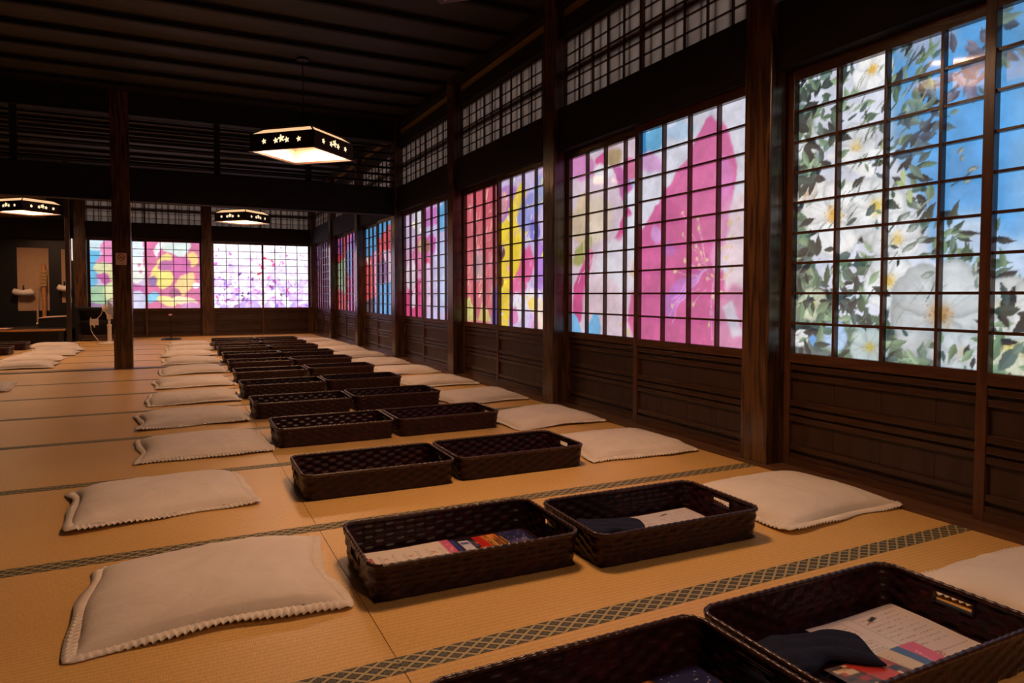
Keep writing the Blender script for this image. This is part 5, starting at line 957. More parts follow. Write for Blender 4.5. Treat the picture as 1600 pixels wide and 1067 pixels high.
# ------------------------------------------------------------------ baskets
BL, BD, BH = .588, .355, .090
def basket_meshes():
    r = .035
    def outline(hx, hy, rr, per):
        segs = []; q = 10
        L = [(hx-rr, -hy, -math.pi/2), (hx, hy-rr, 0), (-hx+rr, hy, math.pi/2), (-hx, -hy+rr, math.pi)]
        pts = []
        def arc(cx, cy, a0):
            return [(cx+rr*math.cos(a0+math.pi/2*i/q), cy+rr*math.sin(a0+math.pi/2*i/q), math.cos(a0+math.pi/2*i/q), math.sin(a0+math.pi/2*i/q)) for i in range(q+1)]
        poly = arc(hx-rr, -hy+rr, -math.pi/2)+arc(hx-rr, hy-rr, 0)+arc(-hx+rr, hy-rr, math.pi/2)+arc(-hx+rr, -hy+rr, math.pi)
        poly.append(poly[0]); P = np.array(poly)
        d = np.r_[0, np.cumsum(np.hypot(np.diff(P[:, 0]), np.diff(P[:, 1])))]
        s = np.linspace(0, d[-1], per+1)[:-1]
        o = np.stack([np.interp(s, d, P[:, i]) for i in range(4)], 1); o[:, 2:] /= np.linalg.norm(o[:, 2:], axis=1)[:, None]
        return o
    cells = 56; per = cells*6; rows = 6; nz = rows*5
    o = outline(BL/2-.012, BD/2-.012, r, per)
    V = []; 
    zz = np.linspace(0.003, BH, nz+1); f = zz/BH
    for side in (0, 1):
        su = np.arange(per)/6.0
        # over and under weave: flat strips with rounded shoulders
        row = np.minimum((f*rows).astype(int), rows-1); fz = f*rows-row
        over = np.clip(3.2*np.sin(math.pi*(su[:, None]+row[None, :]+.5*side)), -1, 1)
        dsp = .0021*(over*.75+.25)*(1-np.abs(2*fz-1)**5)[None, :]
        off = (.012*f[None, :] + (dsp if side == 0 else dsp-.005))
        P = np.zeros((per, nz+1, 3)); P[..., 0] = o[:, None, 0]+o[:, None, 2]*off; P[..., 1] = o[:, None, 1]+o[:, None, 3]*off; P[..., 2] = zz[None, :]
        V.append(P.reshape(-1, 3))
    i = np.arange(per)[:, None]; j = np.arange(nz)[None, :]
    a = (i*(nz+1)+j); b = (((i+1) % per)*(nz+1)+j)
    mid = V[0].reshape(per, nz+1, 3)
    cx = (mid[:, :-1, 0]+mid[:, 1:, 0])/2; cy = (mid[:, :-1, 1]+mid[:, 1:, 1])/2; cz = (mid[:, :-1, 2]+mid[:, 1:, 2])/2
    hole = (np.abs(cx) > BL/2-.03) & (np.abs(cy) < .042) & (cz > .052) & (cz < .0755)
    keep = ~hole
    q = np.stack([a, b, b+1, a+1], -1)[keep]
    n0 = per*(nz+1)
    q2 = (np.stack([a, b, b+1, a+1], -1)[keep]+n0)[:, ::-1]
    body = mesh_from('woven_wall', np.concatenate(V), np.concatenate([q, q2]), M['basket'], True)
    # base, woven too
    nx, ny = 23*3, 13*3
    X, Y = np.meshgrid(np.linspace(-BL/2+.014, BL/2-.014, nx+1), np.linspace(-BD/2+.014, BD/2-.014, ny+1), indexing='ij')
    cs = np.sin(X/.025*math.pi)*np.sin(Y/.025*math.pi); Z = .0055+.0012*np.sign(cs)*np.abs(cs)**.5
    lo = np.stack([X, Y, np.full_like(X, .001)], -1).reshape(-1, 3); hi = np.stack([X, Y, Z], -1).reshape(-1, 3)
    F = np.concatenate([grid_faces(nx, ny), grid_faces(nx, ny, len(hi), True)])
    base = mesh_from('woven_base', np.concatenate([hi, lo]), F, M['basket'], True)
    # lashed rim: a rod around the top whose thickness swells at every lash
    o = outline(BL/2-.001, BD/2-.001, r+.008, 480); n = 8; V = []
    for k in range(480):
        rr = .0055+.0012*max(0, math.sin(k*2*math.pi/6))
        for t in range(n):
            a = 2*math.pi*t/n; V.append((o[k, 0]+o[k, 2]*(rr*math.cos(a)-.002), o[k, 1]+o[k, 3]*(rr*math.cos(a)-.002), BH+.001+rr*1.15*math.sin(a)))
    F = np.array([(k*n+t, ((k+1) % 480)*n+t, ((k+1) % 480)*n+(t+1) % n, k*n+(t+1) % n) for k in range(480) for t in range(n)])
    rim = mesh_from('rim', V, F, M['rim'], True)
    # slim frames round the two grip holes
    xo = BL/2-.012+.012*.7
    grips = []
    for sx in (-1, 1):
        hm = MB(); x0 = sx*(xo-.009); x1 = sx*(xo+.0035)
        hm.box((x0, -.044, .0495), (x1, .044, .0535)); hm.box((x0, -.044, .0755), (x1, .044, .0795)); hm.box((x0, -.046, .0495), (x1, -.042, .0795)); hm.box((x0, .042, .0495), (x1, .046, .0795))
        grips.append(mesh_from('grip_frame', hm.v, hm.f, M['basket']))
    return body, base, rim, grips
bm_body, bm_base, bm_rim, bm_grip = basket_meshes()
def basket(cx, cy, rz, label, group):
    root = tag(empty('woven_basket', (cx, cy, .001), rz), label, 'basket', group)
    obj('woven_wall', bm_body, root); obj('woven_base', bm_base, root); obj('rim', bm_rim, root); [obj('grip_frame', g, root) for g in bm_grip]
    return root
# x of left end, y of front edge for the left and right basket of every pair
ROWS = [(-.038, -.590, .0, .566, -.580, .0), (.012, .270, -.02, .622, .208, -.02), (.000, 1.18, -.01, .604, 1.19, .0), (.026, 2.11, .0, .632, 2.12, .01), (.002, 2.97, .0, .612, 3.01, .0), (.008, 3.86, .01, .616, 3.92, .0),
        (.025, 4.76, .0, .640, 4.84, .01), (.032, 5.67, .0, .640, 5.74, .0), (.036, 6.62, .0, .640, 6.66, .0), (.030, 7.60, .0, .635, 7.62, .01), (.028, 8.46, .0, .630, 8.48, .0), (.036, 9.32, .0, .636, 9.33, .0)]
rg = random.Random(5)
for n, (xl, yl_, rl, xr, yr, rr_) in enumerate(ROWS):
    extra_l = {0: ' holding a starry brochure', 1: ' holding printed leaflets'}.get(n, '')
    extra_r = {0: ' holding leaflets and navy cloth', 1: ' holding sheet and navy cloth'}.get(n, '')
    basket(xl+BL/2, yl_+BD/2, rl, 'dark woven basket%s, left of the %s pair from the camera' % (extra_l, ORD[n]), 'woven baskets down the middle')
    basket(xr+BL/2, yr+BD/2, rr_, 'dark woven basket%s, right of the %s pair from the camera' % (extra_r, ORD[n]), 'woven baskets down the middle')
for n, (x, y) in enumerate([(-2.80, 9.62), (-2.83, 8.78), (-2.86, 7.95), (-2.86, 7.10)]):
    basket(x+BL/2, y+BD/2, 0, 'dark woven basket at the left picture edge, %s from the far wall' % ORD[n], 'woven baskets of the left group')

# ------------------------------------------------------------------ floor cushions
def cushion_mesh(seed):
    rg = random.Random(seed); a, b = .275, .235; nu, nv = 56, 48
    U, V = np.meshgrid(np.linspace(-1, 1, nu+1), np.linspace(-1, 1, nv+1), indexing='ij')
    ph = [rg.uniform(0, 6.28) for _ in range(12)]
    # sides drawn in a little between the corners, each side by its own amount
    sx = 1-.045*(1-V**2)*(.7+.3*np.sin(ph[0]+V)); sy = 1-.05*(1-U**2)*(.7+.3*np.sin(ph[1]+U))
    X = a*U*sx; Y = b*V*sy
    X += .010*np.sin(3*V+ph[2])*np.abs(U)**3; Y += .010*np.sin(3*U+ph[3])*np.abs(V)**3
    f = np.clip((1-np.abs(U)**4)*(1-np.abs(V)**4), 0, 1)**.5
    wr = np.zeros_like(U)
    for k in range(7):     # gathers that start at the seams and run inwards
        c = rg.uniform(-.8, .8); w = rg.uniform(.03, .06); s = rg.choice((-1, 1))
        if rg.random() < .6: wr += .0045*np.exp(-((U-c+.2*(1-np.abs(V)))/w)**2)*np.clip((s*V-.25), 0, 1)
        else: wr += .0045*np.exp(-((V-c)/w)**2)*np.clip((s*U-.35), 0, 1)
    big = .010*np.sin(2.1*U+ph[4])*np.cos(1.7*V+ph[5])+.004*np.sin(5.5*U+2.5*V+ph[6])+.003*np.sin(3*U-6*V+ph[7])
    rim = .012+.006*np.sin(2*U+ph[8])*np.sin(2*V+ph[9])**2+.010*np.clip(np.abs(U*V)-.5, 0, 1)*np.sin(ph[10]+3*U+5*V)
    top = rim+.046*f*(1+big*4)+wr+.0*U
    bot = np.maximum(rim*(1-np.clip(f*3, 0, 1)), .0015)-.0002
    tp = np.stack([X, Y, top], -1).reshape(-1, 3); bt = np.stack([X, Y, np.minimum(bot, top-.0003)], -1).reshape(-1, 3)
    me = mesh_from('cushion_body', np.concatenate([tp, bt]), np.concatenate([grid_faces(nu, nv), grid_faces(nu, nv, len(tp), True)]), M['cushion'], True)
    # pleated frill sewn round the edge
    idx = [(i, 0) for i in range(nu)]+[(nu, j) for j in range(nv)]+[(i, nv) for i in range(nu, 0, -1)]+[(0, j) for j in range(nv, 0, -1)]
    P = np.array([[X[i, j], Y[i, j], rim[i, j]] for i, j in idx]); P = np.vstack([P, P[:1]])
    d = np.r_[0, np.cumsum(np.linalg.norm(np.diff(P[:, :2], axis=0), axis=1))]; n = 520
    s = np.linspace(0, d[-1], n+1)[:-1]; E = np.stack([np.interp(s, d, P[:, i]) for i in range(3)], 1)
    T = np.roll(E, -3, 0)-np.roll(E, 3, 0); Nn = np.stack([T[:, 1], -T[:, 0]], 1); Nn /= np.linalg.norm(Nn, axis=1)[:, None]
    ks = np.arange(n); saw = ((ks % 4)/3.0-.5)
    wv = .024+.004*np.sin(ks*.11+ph[11])
    z1 = np.maximum(E[:, 2]*.72+.007*saw+.003*np.sin(ks*.045+ph[2]), .003)
    inn = np.stack([E[:, 0]-Nn[:, 0]*.006, E[:, 1]-Nn[:, 1]*.006, E[:, 2]+.0025], 1)
    mid = np.stack([E[:, 0]+Nn[:, 0]*wv*.5, E[:, 1]+Nn[:, 1]*wv*.5, E[:, 2]*.9+.006*saw+.001], 1)
    out = np.stack([E[:, 0]+Nn[:, 0]*wv, E[:, 1]+Nn[:, 1]*wv, z1], 1)
    lowr = out-np.array([0, 0, .0012]); lin_ = inn-np.array([0, 0, .0025])
    V5 = np.concatenate([inn, mid, out, lowr, lin_]); F = []
    for r0 in range(4):
        k = np.arange(n); k2 = (k+1) % n
        F.append(np.stack([r0*n+k, (r0+1)*n+k, (r0+1)*n+k2, r0*n+k2], 1))
    k = np.arange(n); k2 = (k+1) % n; F.append(np.stack([4*n+k, k, k2, 4*n+k2], 1))
    fr = mesh_from('pleated_frill', V5, np.concatenate(F), M['cushion'])
    return me, fr
CUSH = [cushion_mesh(s) for s in (1, 2, 3, 4, 5, 6)]
def cushion(cx, cy, rz, v, label, group):
    root = tag(empty('floor_cushion', (cx, cy, .001), rz), label, 'cushion', group)
    b = obj('cushion_body', CUSH[v % 6][0], root); obj('pleated_frill', CUSH[v % 6][1], root)
    return root
LEFT = [(-.325, .555, -.02, 0), (-.45, 1.46, .12, 1), (-.285, 2.31, .03, 2), (-.325, 3.16, .06, 3), (-.305, 4.02, .02, 4), (-.285, 4.92, .06, 5), (-.275, 5.92, .06, 0), (-.26, 6.93, .02, 2), (-.29, 7.91, .0, 3), (-.255, 8.79, .05, 4), (-.24, 9.72, .06, 5)]
for n, (x, y, rz, v) in enumerate(LEFT):
    cushion(x, y, rz, v, 'ivory frilled floor cushion, %s from the camera, left of the baskets' % ORD[n], 'cushions left of the baskets')
RIGHT = [(1.575, -.44, -.03, 3), (1.60, .46, .02, 1), (1.555, 1.45, -.04, 2), (1.55, 2.26, .03, 0), (1.54, 3.20, .04, 4), (1.55, 4.12, .02, 5), (1.56, 5.05, .03, 1), (1.55, 5.95, .0, 2), (1.56, 6.92, .02, 3), (1.56, 7.85, .0, 4), (1.55, 8.75, .03, 0), (1.55, 9.65, .0, 5)]
for n, (x, y, rz, v) in enumerate(RIGHT):
    cushion(x, y, rz, v, 'ivory frilled floor cushion, %s from the camera, beside the right wall doors' % ORD[n], 'cushions beside the right wall')
FARL = [(-1.87, 5.25, .04, 2), (-1.83, 7.08, .0, 0), (-1.86, 7.90, .05, 1), (-1.82, 8.65, .0, 4), (-1.82, 9.35, .1, 3), (-1.98, 10.18, .0, 5)]
for n, (x, y, rz, v) in enumerate(FARL):
    cushion(x, y, rz, v, 'ivory floor cushion in the far left group, %s counted from the camera' % ORD[n], 'cushions of the left group')

# ------------------------------------------------------------------ printed leaflets and cloths in the baskets
def sheet(name, x0, x1, y0, y1, z, rz, paint, label, cat, group=None, ppm=900):
    w, h = x1-x0, y1-y0; cv = Canvas(w, h, ppm); cv.a[:] = 235; paint(cv); cv.lin = lin(np.clip(cv.a, 0, 255)/255.0)
    nu, nv = max(2, int(w*480)), max(2, int(h*480))
    U, V = np.meshgrid(np.linspace(0, 1, nu+1), np.linspace(0, 1, nv+1), indexing='ij')
    Zz = .0015*np.sin(U*5+V*3)+.0018+.0006*np.cos(V*9)
    pos = np.stack([(U-.5)*w, (V-.5)*h, Zz], -1).reshape(-1, 3); lo = pos-np.array([0, 0, .0006])
    uv = np.stack([U.ravel(), 1-V.ravel()], 1)
    F = np.concatenate([grid_faces(nu, nv), grid_faces(nu, nv, len(pos), True)])
    me = print_mesh(name, np.concatenate([pos, lo]), np.concatenate([uv, uv]), F, cv, M['print'])
    return tag(obj(name, me, None, ((x0+x1)/2, (y0+y1)/2, z), (0, 0, rz)), label, cat, group)
def textrow(cv, x, y, n, sz, col, rg, gap=.3, vertical=False):
    for i in range(n):
        if rg.random() < .12: continue
        ox = x+(0 if vertical else i*sz*(1+gap)); oy = y+(i*sz*(1+gap) if vertical else 0)
        for _ in range(3):      # a few strokes standing for one small character
            a = (ox+rg.uniform(0, sz), oy+rg.uniform(0, sz)); b = (ox+rg.uniform(0, sz), oy+rg.uniform(0, sz)) if rg.random() < .3 else ((ox+sz, a[1]) if rg.random() < .5 else (a[0], oy+sz))
            cv.line([a, b], max(1.1, sz*.16), col)
def rect(cv, x0, y0, x1, y1, col, soft=0): cv.poly([(x0, y0), (x1, y0), (x1, y1), (x0, y1)], col, soft)
def ring(cv, x, y, r, w, col): 
    for i in range(16):
        a, b = 2*math.pi*i/16, 2*math.pi*(i+1)/16; cv.line([(x+r*math.cos(a), y+r*math.sin(a)), (x+r*math.cos(b), y+r*math.sin(b))], w, col)
RED = [176, 52, 48]; INK = [70, 60, 62]
def paint_notice(cv):
    """pale notice sheet, text turned sideways: red bar, columns of characters, red crosses"""
    rg = random.Random(3); w, h = cv.w, cv.h; cv.a[:] = [226, 212, 196]
    rect(cv, w*.05, h*.20, w*.095, h*.92, RED); textrow(cv, w*.055, h*.23, 9, w*.030, [236, 220, 210], rg, .35, True)
    for cx0, rows in ((.15, 2), (.42, 2), (.68, 1)):
        for j in range(4): textrow(cv, w*(cx0+(.0 if j < 2 else .145)+.022*(j % 2)), h*.18, 16, w*.014, INK, rg, .35, True)
        for (px, py) in ((cx0+.075, .30), (cx0+.08, .62)):
            s = w*.033; X, Y = w*px, h*py
            cv.disc(X, Y, s*.55, [196, 170, 150], 1)
            cv.line([(X-s, Y-s), (X+s, Y+s)], w*.008, RED); cv.line([(X-s, Y+s), (X+s, Y-s)], w*.008, RED)
    rect(cv, w*.90, 0, w, h, [206, 96, 130], 4); textrow(cv, w*.92, h*.12, 6, w*.045, [240, 214, 222], rg, .4, True)
def paint_brochure(cv):
    rg = random.Random(8); w, h = cv.w, cv.h; cv.a[:] = [34, 34, 66]
    rect(cv, 0, 0, w*.06, h, [60, 64, 130]); rect(cv, w*.06, 0, w*.30, h, [26, 24, 40])
    rect(cv, w*.09, h*.08, w*.22, h*.80, [206, 204, 212]); rect(cv, w*.10, h*.14, w*.205, h*.22, [80, 84, 150]); rect(cv, w*.13, h*.48, w*.20, h*.70, [90, 84, 70])
    for k in range(3): textrow(cv, w*(.235+.02*k), h*.10, 14, w*.013, [150, 150, 190], rg, .35, True)
    cv.poly([(w*.30, 0), (w*.52, 0), (w*.56, h), (w*.30, h)], [180, 40, 34], 2); cv.poly([(w*.42, 0), (w*.62, 0), (w*.66, h*.5), (w*.52, h*.62), (w*.44, h*.4)], [214, 128, 52], 6)
    for _ in range(60): cv.disc(w*rg.uniform(.30, .5), h*rg.uniform(.2, 1), rg.uniform(2, 6), rg.choice([[200, 60, 40], [150, 30, 30], [222, 110, 60], [120, 40, 40]]), 1)
    for _ in range(26): x = w*rg.uniform(.46, .68); cv.line([(x, h*rg.uniform(0, .3)), (x+w*rg.uniform(-.02, .05), h*rg.uniform(.3, .7))], 3, rg.choice([[230, 170, 70], [90, 50, 30], [60, 40, 40]]), 1)
    cv.poly([(w*.50, h*.55), (w*.60, h*.48), (w*.64, h), (w*.5, h)], [70, 84, 36], 4); cv.poly([(w*.58, h*.6), (w*.66, h*.5), (w*.68, h), (w*.58, h)], [226, 190, 90], 4)
    cv.poly([(w*.66, 0), (w, 0), (w, h), (w*.64, h), (w*.68, h*.5)], [38, 40, 82], 4); cv.disc(w*.80, h*.42, w*.12, [92, 78, 130], 14); cv.disc(w*.76, h*.70, w*.07, [120, 70, 110], 10)
    for _ in range(70): cv.disc(w*rg.uniform(.68, .99), h*rg.uniform(.02, .98), rg.uniform(.8, 1.8), [206, 206, 230], 0, 6)
    textrow(cv, w*.86, h*.30, 3, w*.05, [226, 226, 236], rg, .3, True); textrow(cv, w*.92, h*.2, 10, w*.016, [206, 206, 226], rg, .3, True)
def paint_menu(cv):
    """white information sheet: dark logo block, boxes, rows of characters, red no smoking mark"""
    rg = random.Random(11); w, h = cv.w, cv.h; cv.a[:] = [214, 202, 200]
    rect(cv, w*.03, h*.05, w*.10, h*.22, [96, 26, 34]); ring(cv, w*.12, h*.27, w*.018, w*.006, RED)
    ring(cv, w*.13, h*.27, w*.02, w*.004, RED)
    for x0, y0, x1, y1 in ((.17, .05, .34, .26), (.45, .05, .96, .70), (.12, .36, .32, .50)):
        for q in (((x0, y0), (x1, y0)), ((x1, y0), (x1, y1)), ((x1, y1), (x0, y1)), ((x0, y1), (x0, y0))): cv.line([(w*a, h*b) for a, b in q], 1.6, [160, 146, 142])
    for j in range(4): textrow(cv, w*.19, h*(.08+.045*j), 9, w*.012, INK, rg)
    for j in range(3): textrow(cv, w*.14, h*(.385+.04*j), 11, w*.011, INK, rg)
    for j in range(9):
        textrow(cv, w*.48, h*(.10+.058*j), 13, w*.013, INK, rg); textrow(cv, w*.74, h*(.10+.058*j), 9, w*.014, [110, 96, 90], rg)
    cv.poly([(w*.56, h*.13), (w*.66, h*.09), (w*.67, h*.13), (w*.57, h*.16)], [60, 54, 60], 1); cv.line([(w*.50, h*.17), (w*.57, h*.145)], 2.5, [150, 60, 60])
    for j in range(4): textrow(cv, w*.40, h*(.50+.045*j), 10, w*.014, RED, rg)
    ring(cv, w*.60, h*.72, w*.030, w*.008, RED); cv.line([(w*.58, h*.755), (w*.62, h*.685)], w*.008, RED); cv.line([(w*.585, h*.72), (w*.615, h*.72)], w*.008, INK)
    for j in range(6): textrow(cv, w*.14, h*(.58+.05*j), 16, w*.011, INK, rg)
    rect(cv, w*.46, h*.80, w*.98, h*.97, [206, 184, 150], 1); rect(cv, w*.72, h*.82, w*.97, h*.95, [196, 160, 104], 1)
    for j in range(3): textrow(cv, w*.48, h*(.83+.04*j), 12, w*.012, [150, 96, 80], rg)
    cv.disc(w*.62, h*.89, w*.02, [176, 120, 100], 1)
def paint_stall(cv):
    rg = random.Random(14); w, h = cv.w, cv.h; cv.a[:] = [96, 66, 60]
    for _ in range(120): x, y = w*rg.uniform(0, .55), h*rg.uniform(0, 1); rect(cv, x, y, x+rg.uniform(6, 26), y+rg.uniform(4, 16), rg.choice([[160, 50, 44], [206, 160, 110], [60, 56, 50], [214, 196, 160], [196, 90, 60], [44, 50, 60]]))
    cv.poly([(w*.2, 0), (w*.42, 0), (w*.58, h), (w*.36, h)], [190, 60, 52], 1); cv.poly([(w*.55, 0), (w*.72, 0), (w*.84, h), (w*.68, h)], [206, 186, 160], 1); cv.poly([(w*.72, 0), (w*.82, 0), (w*.93, h), (w*.84, h)], [60, 96, 150], 1); cv.poly([(w*.82, 0), (w, 0), (w, h), (w*.93, h)], [206, 90, 130], 1)
    textrow(cv, w*.86, h*.1, 7, w*.03, [240, 200, 210], rg, .3, True); textrow(cv, w*.6, h*.1, 10, w*.018, INK, rg, .3, True)
ZS = .0105
sheet('notice_sheet', .055, .318, .345, .588, ZS, -.02, paint_notice, 'pale notice sheet with red crosses in the left basket of the second pair', 'leaflet', 'leaflets')
sheet('brochure', .320, .560, .340, .578, ZS, -.02, paint_brochure, 'red and starry blue brochure in the left basket of the second pair', 'leaflet', 'leaflets')
sheet('information_sheet', .880, 1.166, .285, .520, ZS, -.02, paint_menu, 'white information sheet in the right basket of the second pair', 'leaflet', 'leaflets')
sheet('information_sheet', .835, 1.122, -.535, -.272, ZS, .0, paint_menu, 'white information sheet in the nearest right basket', 'leaflet', 'leaflets')
sheet('brochure', .725, .985, -.558, -.412, ZS+.0055, -.03, paint_stall, 'colourful food brochure in the nearest right basket', 'leaflet', 'leaflets')
sheet('brochure', .22, .520, -.55, -.280, ZS, .0, paint_brochure, 'starry blue brochure in the nearest left basket', 'leaflet', 'leaflets')
def cloth(cx, cy, z, lx, ly, rz, seed, label):
    rg = random.Random(seed); nu, nv = 44, 34
    U, V = np.meshgrid(np.linspace(-1, 1, nu+1), np.linspace(-1, 1, nv+1), indexing='ij')
    X = lx/2*U*(1-.10*np.cos(2.2*V+seed)*(U > 0)-.12*V*V); Y = ly/2*V*(1-.28*np.exp(-((U-.1)/.35)**2))+.012*np.sin(3*U+seed)
    ed = np.clip((1-np.abs(U)**4)*(1-np.abs(V)**4), 0, 1)**.5
    Zt = .004+ed*(.007+.012*np.exp(-((U+.62)/.25)**2)+.006*np.abs(np.sin(4.2*V+1.3*U+seed))+.003*np.abs(np.sin(5*U+2*V)))
    tp = np.stack([X, Y, Zt], -1).reshape(-1, 3); bt = np.stack([X, Y, np.full_like(X, .0)], -1).reshape(-1, 3)
    b = nu+1; c = nv+1; ring_ = [i*c for i in range(b)]+[nu*c+j for j in range(1, c)]+[i*c+nv for i in range(nu-1, -1, -1)]+[j for j in range(nv-1, 0, -1)]
    n = len(tp); side = np.array([(ring_[k], n+ring_[k], n+ring_[(k+1) % len(ring_)], ring_[(k+1) % len(ring_)]) for k in range(len(ring_))])
    me = mesh_from('folded_cloth', np.concatenate([tp, bt]), np.concatenate([grid_faces(nu, nv), grid_faces(nu, nv, n, True), side]), M['navy'], True)
    return tag(obj('folded_cloth', me, None, (cx, cy, z), (0, 0, rz)), label, 'cloth', 'navy cloths')
cloth(.760, -.360, ZS+.0100, .25, .13, -.25, 1, 'crumpled navy cloth in the nearest right basket')
cloth(.80, .45, ZS+.0045, .25, .14, -.05, 2, 'folded navy cloth in the right basket of the second pair')

# ------------------------------------------------------------------ no smoking sign on the free pillar
sg = tag(empty('no_smoking_sign', (-.889, 6.4535, 1.093)), 'small no smoking sign fixed to the free-standing pillar', 'sign')
tr = lambda x, y, d: (x, -d, y)
def rrect(w, h, r, n=5): return [(sx*(w-r)+r*math.cos(a), sy*(h-r)+r*math.sin(a)) for sx, sy, a0 in ((1, 1, 0), (-1, 1, math.pi/2), (-1, -1, math.pi), (1, -1, 1.5*math.pi)) for a in [a0+math.pi/2*i/n for i in range(n+1)]]
MB().prism(rrect(.047, .059, .006), 0, .003, tr).build('plate', M['sign'], sg)
rm = MB()
for i in range(24):
    a, b = 2*math.pi*i/24, 2*math.pi*(i+1)/24
    rm.prism([(.033*math.cos(a), .016+.033*math.sin(a)), (.033*math.cos(b), .016+.033*math.sin(b)), (.026*math.cos(b), .016+.026*math.sin(b)), (.026*math.cos(a), .016+.026*math.sin(a))], .003, .0042, tr)
rm.prism([(-.022, .034), (-.018, .038), (.022, -.002), (.018, -.006)], .003, .0041, tr)
rm.build('prohibition_ring', M['red_print'], sg)
MB().prism([(-.022, .008), (.020, .008), (.020, .014), (-.022, .014)], .003, .0038, tr).prism([(.012, .018), (.016, .018), (.020, .030), (.015, .030)], .003, .0037, tr).build('cigarette', M['ink'], sg)
tx = MB(); rg = random.Random(2)
for i in range(8):
    x = -.024+i*.0062; tx.prism([(x, -.040), (x+.0045, -.040), (x+.0045, -.0385), (x, -.0385)], .003, .0036, tr); tx.prism([(x+.0015, -.044), (x+.003, -.044), (x+.003, -.034), (x+.0015, -.034)], .003, .0035, tr)
tag(tx.build('caption', M['red_print'], sg), kind='stuff')

# ------------------------------------------------------------------ electric fan beside the free pillar
fan = tag(empty('electric_fan', (-1.315, 10.45, .002)), 'white pedestal fan half hidden behind the free pillar', 'fan')
MB().lathe([(.15, 0), (.15, .012), (.13, .022), (.045, .03), (.03, .036)], n=28).build('base', M['white_plastic'], fan, smooth=False)
MB().tube([(0, 0, .03), (0, 0, .27)], .027, 12).tube([(0, 0, .26), (0, 0, .40)], .017, 12).lathe([(.030, .262), (.033, .272), (.030, .29), (.02, .294)]).build('stem', M['white_plastic'], fan)
MB().tube([(0, 0, .38), (.0, 0, .46)], .03, 12).box((-.03, -.03, .37), (.03, .03, .42)).build('neck', M['white_plastic'], fan)
MB().tube([(-.10, 0, .53), (-.085, 0, .53), (-.03, 0, .53), (.03, 0, .53)], [.03, .05, .06, .045], 16).build('motor_housing', M['white_plastic'], fan, rot=(0, 0, -.75))
cg = MB()
for k in range(28):
    a = 2*math.pi*k/28; pts = []
    for q in range(9):
        t = -1+2*q/8; r = .15*math.sqrt(max(0, 1-t*t))*.98+.002; pts.append((.085+.055*t, r*math.cos(a), .53+r*math.sin(a)))
    cg.tube(pts, .0022, 5)
pts = [(.085, .15*math.cos(2*math.pi*k/32), .53+.15*math.sin(2*math.pi*k/32)) for k in range(33)]
cg.tube(pts, .006, 6)
cg.build('guard', M['white_plastic'], fan, rot=(0, 0, -.75))
bl = MB()
for k in range(5):
    a0 = 2*math.pi*k/5; pl_ = [(.02, -.012), (.06, -.04), (.12, -.045), (.132, 0), (.11, .035), (.05, .02)]
    v = []; n = len(pl_)
    for dx in (0, .003):
        for r, w in pl_:
            y_, z_ = r*math.cos(a0)-w*math.sin(a0), r*math.sin(a0)+w*math.cos(a0); v.append((.085+w*.45+dx, y_, .53+z_))
    bl.add(v, [tuple(range(n))[::-1], tuple(range(n, 2*n))]+[(i, (i+1) % n, (i+1) % n+n, i+n) for i in range(n)])
bl.tube([(.06, 0, .53), (.11, 0, .53)], .028, 12); bl.build('blades', plain('pale_blue_plastic', (.35, .38, .45), .35), fan, rot=(0, 0, -.75))
bx = MB().box((-.255, .05, .28), (-.145, .085, .375)).box((-.245, .045, .375), (-.235, .06, .40)).box((-.205, .045, .25), (-.19, .06, .28)); bx.build('control_box', M['white_plastic'], fan)
MB().tube([(-.09, 0, .49), (-.10, .02, .45), (-.13, .05, .41), (-.165, .06, .374)], .005, 6).build('cord', M['white_plastic'], fan)
cd = MB().tube([(-.245, .06, .28), (-.24, .06, .20), (-.21, .05, .14), (-.16, .02, .07), (-.115, .0, .018)], .005, 6); cd.build('cord', M['white_plastic'], fan)

# ------------------------------------------------------------------ black rack behind the fan, black stand, far left recess
rk = tag(empty('low_rack', (-1.55, 11.45, 0)), 'low black rack with open shelves behind the white fan', 'rack')
for nm, a, b in (('top_board', (-.30, -.20, .50), (.36, .20, .535)), ('shelf', (-.28, -.18, .30), (.34, .18, .325)), ('bottom_board', (-.28, -.18, .03), (.34, .18, .10)), ('back_panel', (-.28, .17, .10), (.34, .19, .50))): box(nm, a, b, M['black'] if nm != 'bottom_board' else M['koshi'], rk)
for x in (-.27, .33):
    for yy in (-.17, .16): box('leg', (x-.02, yy-.02, 0.001), (x+.02, yy+.02, .50), M['black'], rk)
sd = tag(empty('display_stand', (-.50, 11.15, .0)), 'thin black stand with a pink tip in front of the far left doors', 'stand')
MB().lathe([(.155, .001), (.155, .012), (.13, .028), (.03, .034)], n=24).build('base', M['black'], sd)
MB().tube([(0, 0, .03), (0, 0, .40)], .010, 8).build('pole', M['black'], sd)
MB().tube([(0, 0, .395), (-.02, -.012, .405), (.018, -.02, .412)], [.012, .016, .008], 8).build('tip', plain('pink_plastic', (.75, .42, .48), .4), sd)

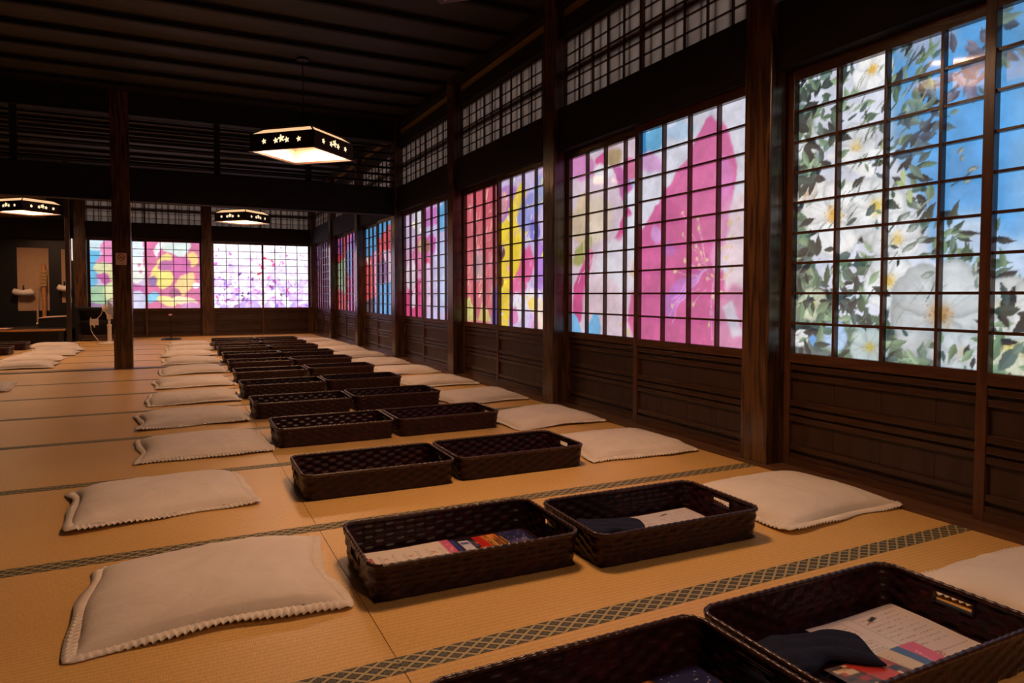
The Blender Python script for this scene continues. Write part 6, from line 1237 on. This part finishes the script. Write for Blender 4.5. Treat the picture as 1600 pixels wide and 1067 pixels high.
# raised platform and recess at the far left
pf = tag(empty('raised_platform', (-3.4, 11.3, 0)), 'low raised wooden platform with a bright front edge at the far left', 'platform')
box('front_edge', (-2.6, -.62, .198), (1.50, -.56, .226), M['wood_orange'], pf, .004)
for i in range(8): box('plank', (-2.6, -.558+i*.185, .19), (1.50, -.377+i*.185, .228), M['black'], pf)
box('riser', (-2.6, -.40, .0), (1.48, -.38, .19), M['black'], pf)
for x in (-1.2, .3, 1.44): box('leg', (x-.03, -.60, .001), (x+.03, -.54, .185), M['black'], pf)
tag(box('corner_post', (-1.885, 10.70, .001), (-1.825, 10.76, CEIL-.002), M['lamp_wood'], bevel=.004), 'thin dark post at the right end of the raised platform', 'post', 'posts')
rc = tag(empty('trim_13', (-3.4, 12.2, .23)), 'dark panelling with two beige fields above the raised platform', kind='structure')
box('panel', (-2.6, .02, .0), (1.52, .06, 2.45), M['black'], rc)
def beige(name, x0, x1, z0, z1): box(name, (x0+3.4, -.004, z0-.23), (x1+3.4, .018, z1-.23), M['beige'], rc)
beige('beige_field', -2.73, -2.30, .47, 1.50); beige('beige_field', -2.125, -1.985, .60, 1.49)
tag(box('trim_14', (-6.0, 12.12, 1.98), (-2.32, 12.24, 2.45), M['plaster']), 'tan plaster field behind the left lamp', kind='structure')
tag(box('trim_15', (-6.0, 12.08, 1.66), (-1.93, 12.25, 1.975), M['beam']), 'dark lintel over the recess at the far left', kind='structure')
tag(box('light_slit', (-1.962, 12.05, 1.30), (-1.945, 12.07, 1.66), M['tube_glow']), 'thin upright slit of light left of the far doors', 'light')
def bundle(x, y, z, l, label):
    b = tag(empty('paper_bundle', (x, y, z)), label, 'paper bundle', 'white tied bundles')
    MB().tube([(-l/2, 0, .0), (-l/2+.03, -.02, .02), (0, -.02, .0), (l/2-.05, -.02, .015), (l/2, 0, -.01)], [.02, .055, .05, .06, .02], 12).build('wrapper', M['white_plastic'], b, smooth=True)
    MB().tube([(.0, .05, -.03), (.0, .03, .06), (0, .0, .12)], .012, 6).build('hook', M['black'], b)
bundle(-2.64, 12.12, .76, .30, 'white tied paper bundle on the wider beige field'); bundle(-2.08, 12.12, .83, .20, 'white tied paper bundle on the narrow beige field')
pp = tag(empty('banner_pole', (-2.36, 12.10, .23)), 'upright wooden pole with pale tags before the beige field', 'pole')
MB().tube([(0, 0, 0), (0, 0, 1.0)], .03, 10).build('pole', M['wood_orange'], pp)
for i in range(5): box('tag', (-.055, -.05, .86-i*.055), (.045, -.032, .905-i*.055), M['plaster'], pp)
MB().tube([(-.09, -.02, .02), (-.09, -.02, .60)], .016, 8).build('side_rod', M['beige'], pp)
MB().lathe([(.07, .0), (.07, .01), (.04, .02)], n=14).build('foot', M['black'], pp)
bxo = tag(empty('document_box', (-2.12, 11.35, .230)), 'dark box with a pale sheet on top on the raised platform', 'box')
MB().box((-.19, -.13, 0), (.17, .13, .14)).build('case', M['black'], bxo)
MB().add([(-.20, -.14, .143), (.18, -.14, .165), (.19, .14, .175), (-.16, .14, .155), (-.20, -.14, .150), (.18, -.14, .172), (.19, .14, .182), (-.16, .14, .162)], BF).build('top_sheet', M['sign'], bxo)
MB().lathe([(.0, -.02), (.016, -.012), (.02, 0), (.016, .012), (.002, .02)], (-.21, -.10, .06), 10).build('knob', M['white_plastic'], bxo)
tag(MB().add([(-.22, -.14, 0), (.20, -.14, .0), (.24, .14, .004), (-.18, .14, .004), (-.22, -.14, .003), (.20, -.14, .004), (.24, .14, .009), (-.18, .14, .008)], BF).build('paper_sheet', M['sign'], None, (-2.85, 11.0, .2305)), 'pale paper sheet lying on the raised platform', 'paper')
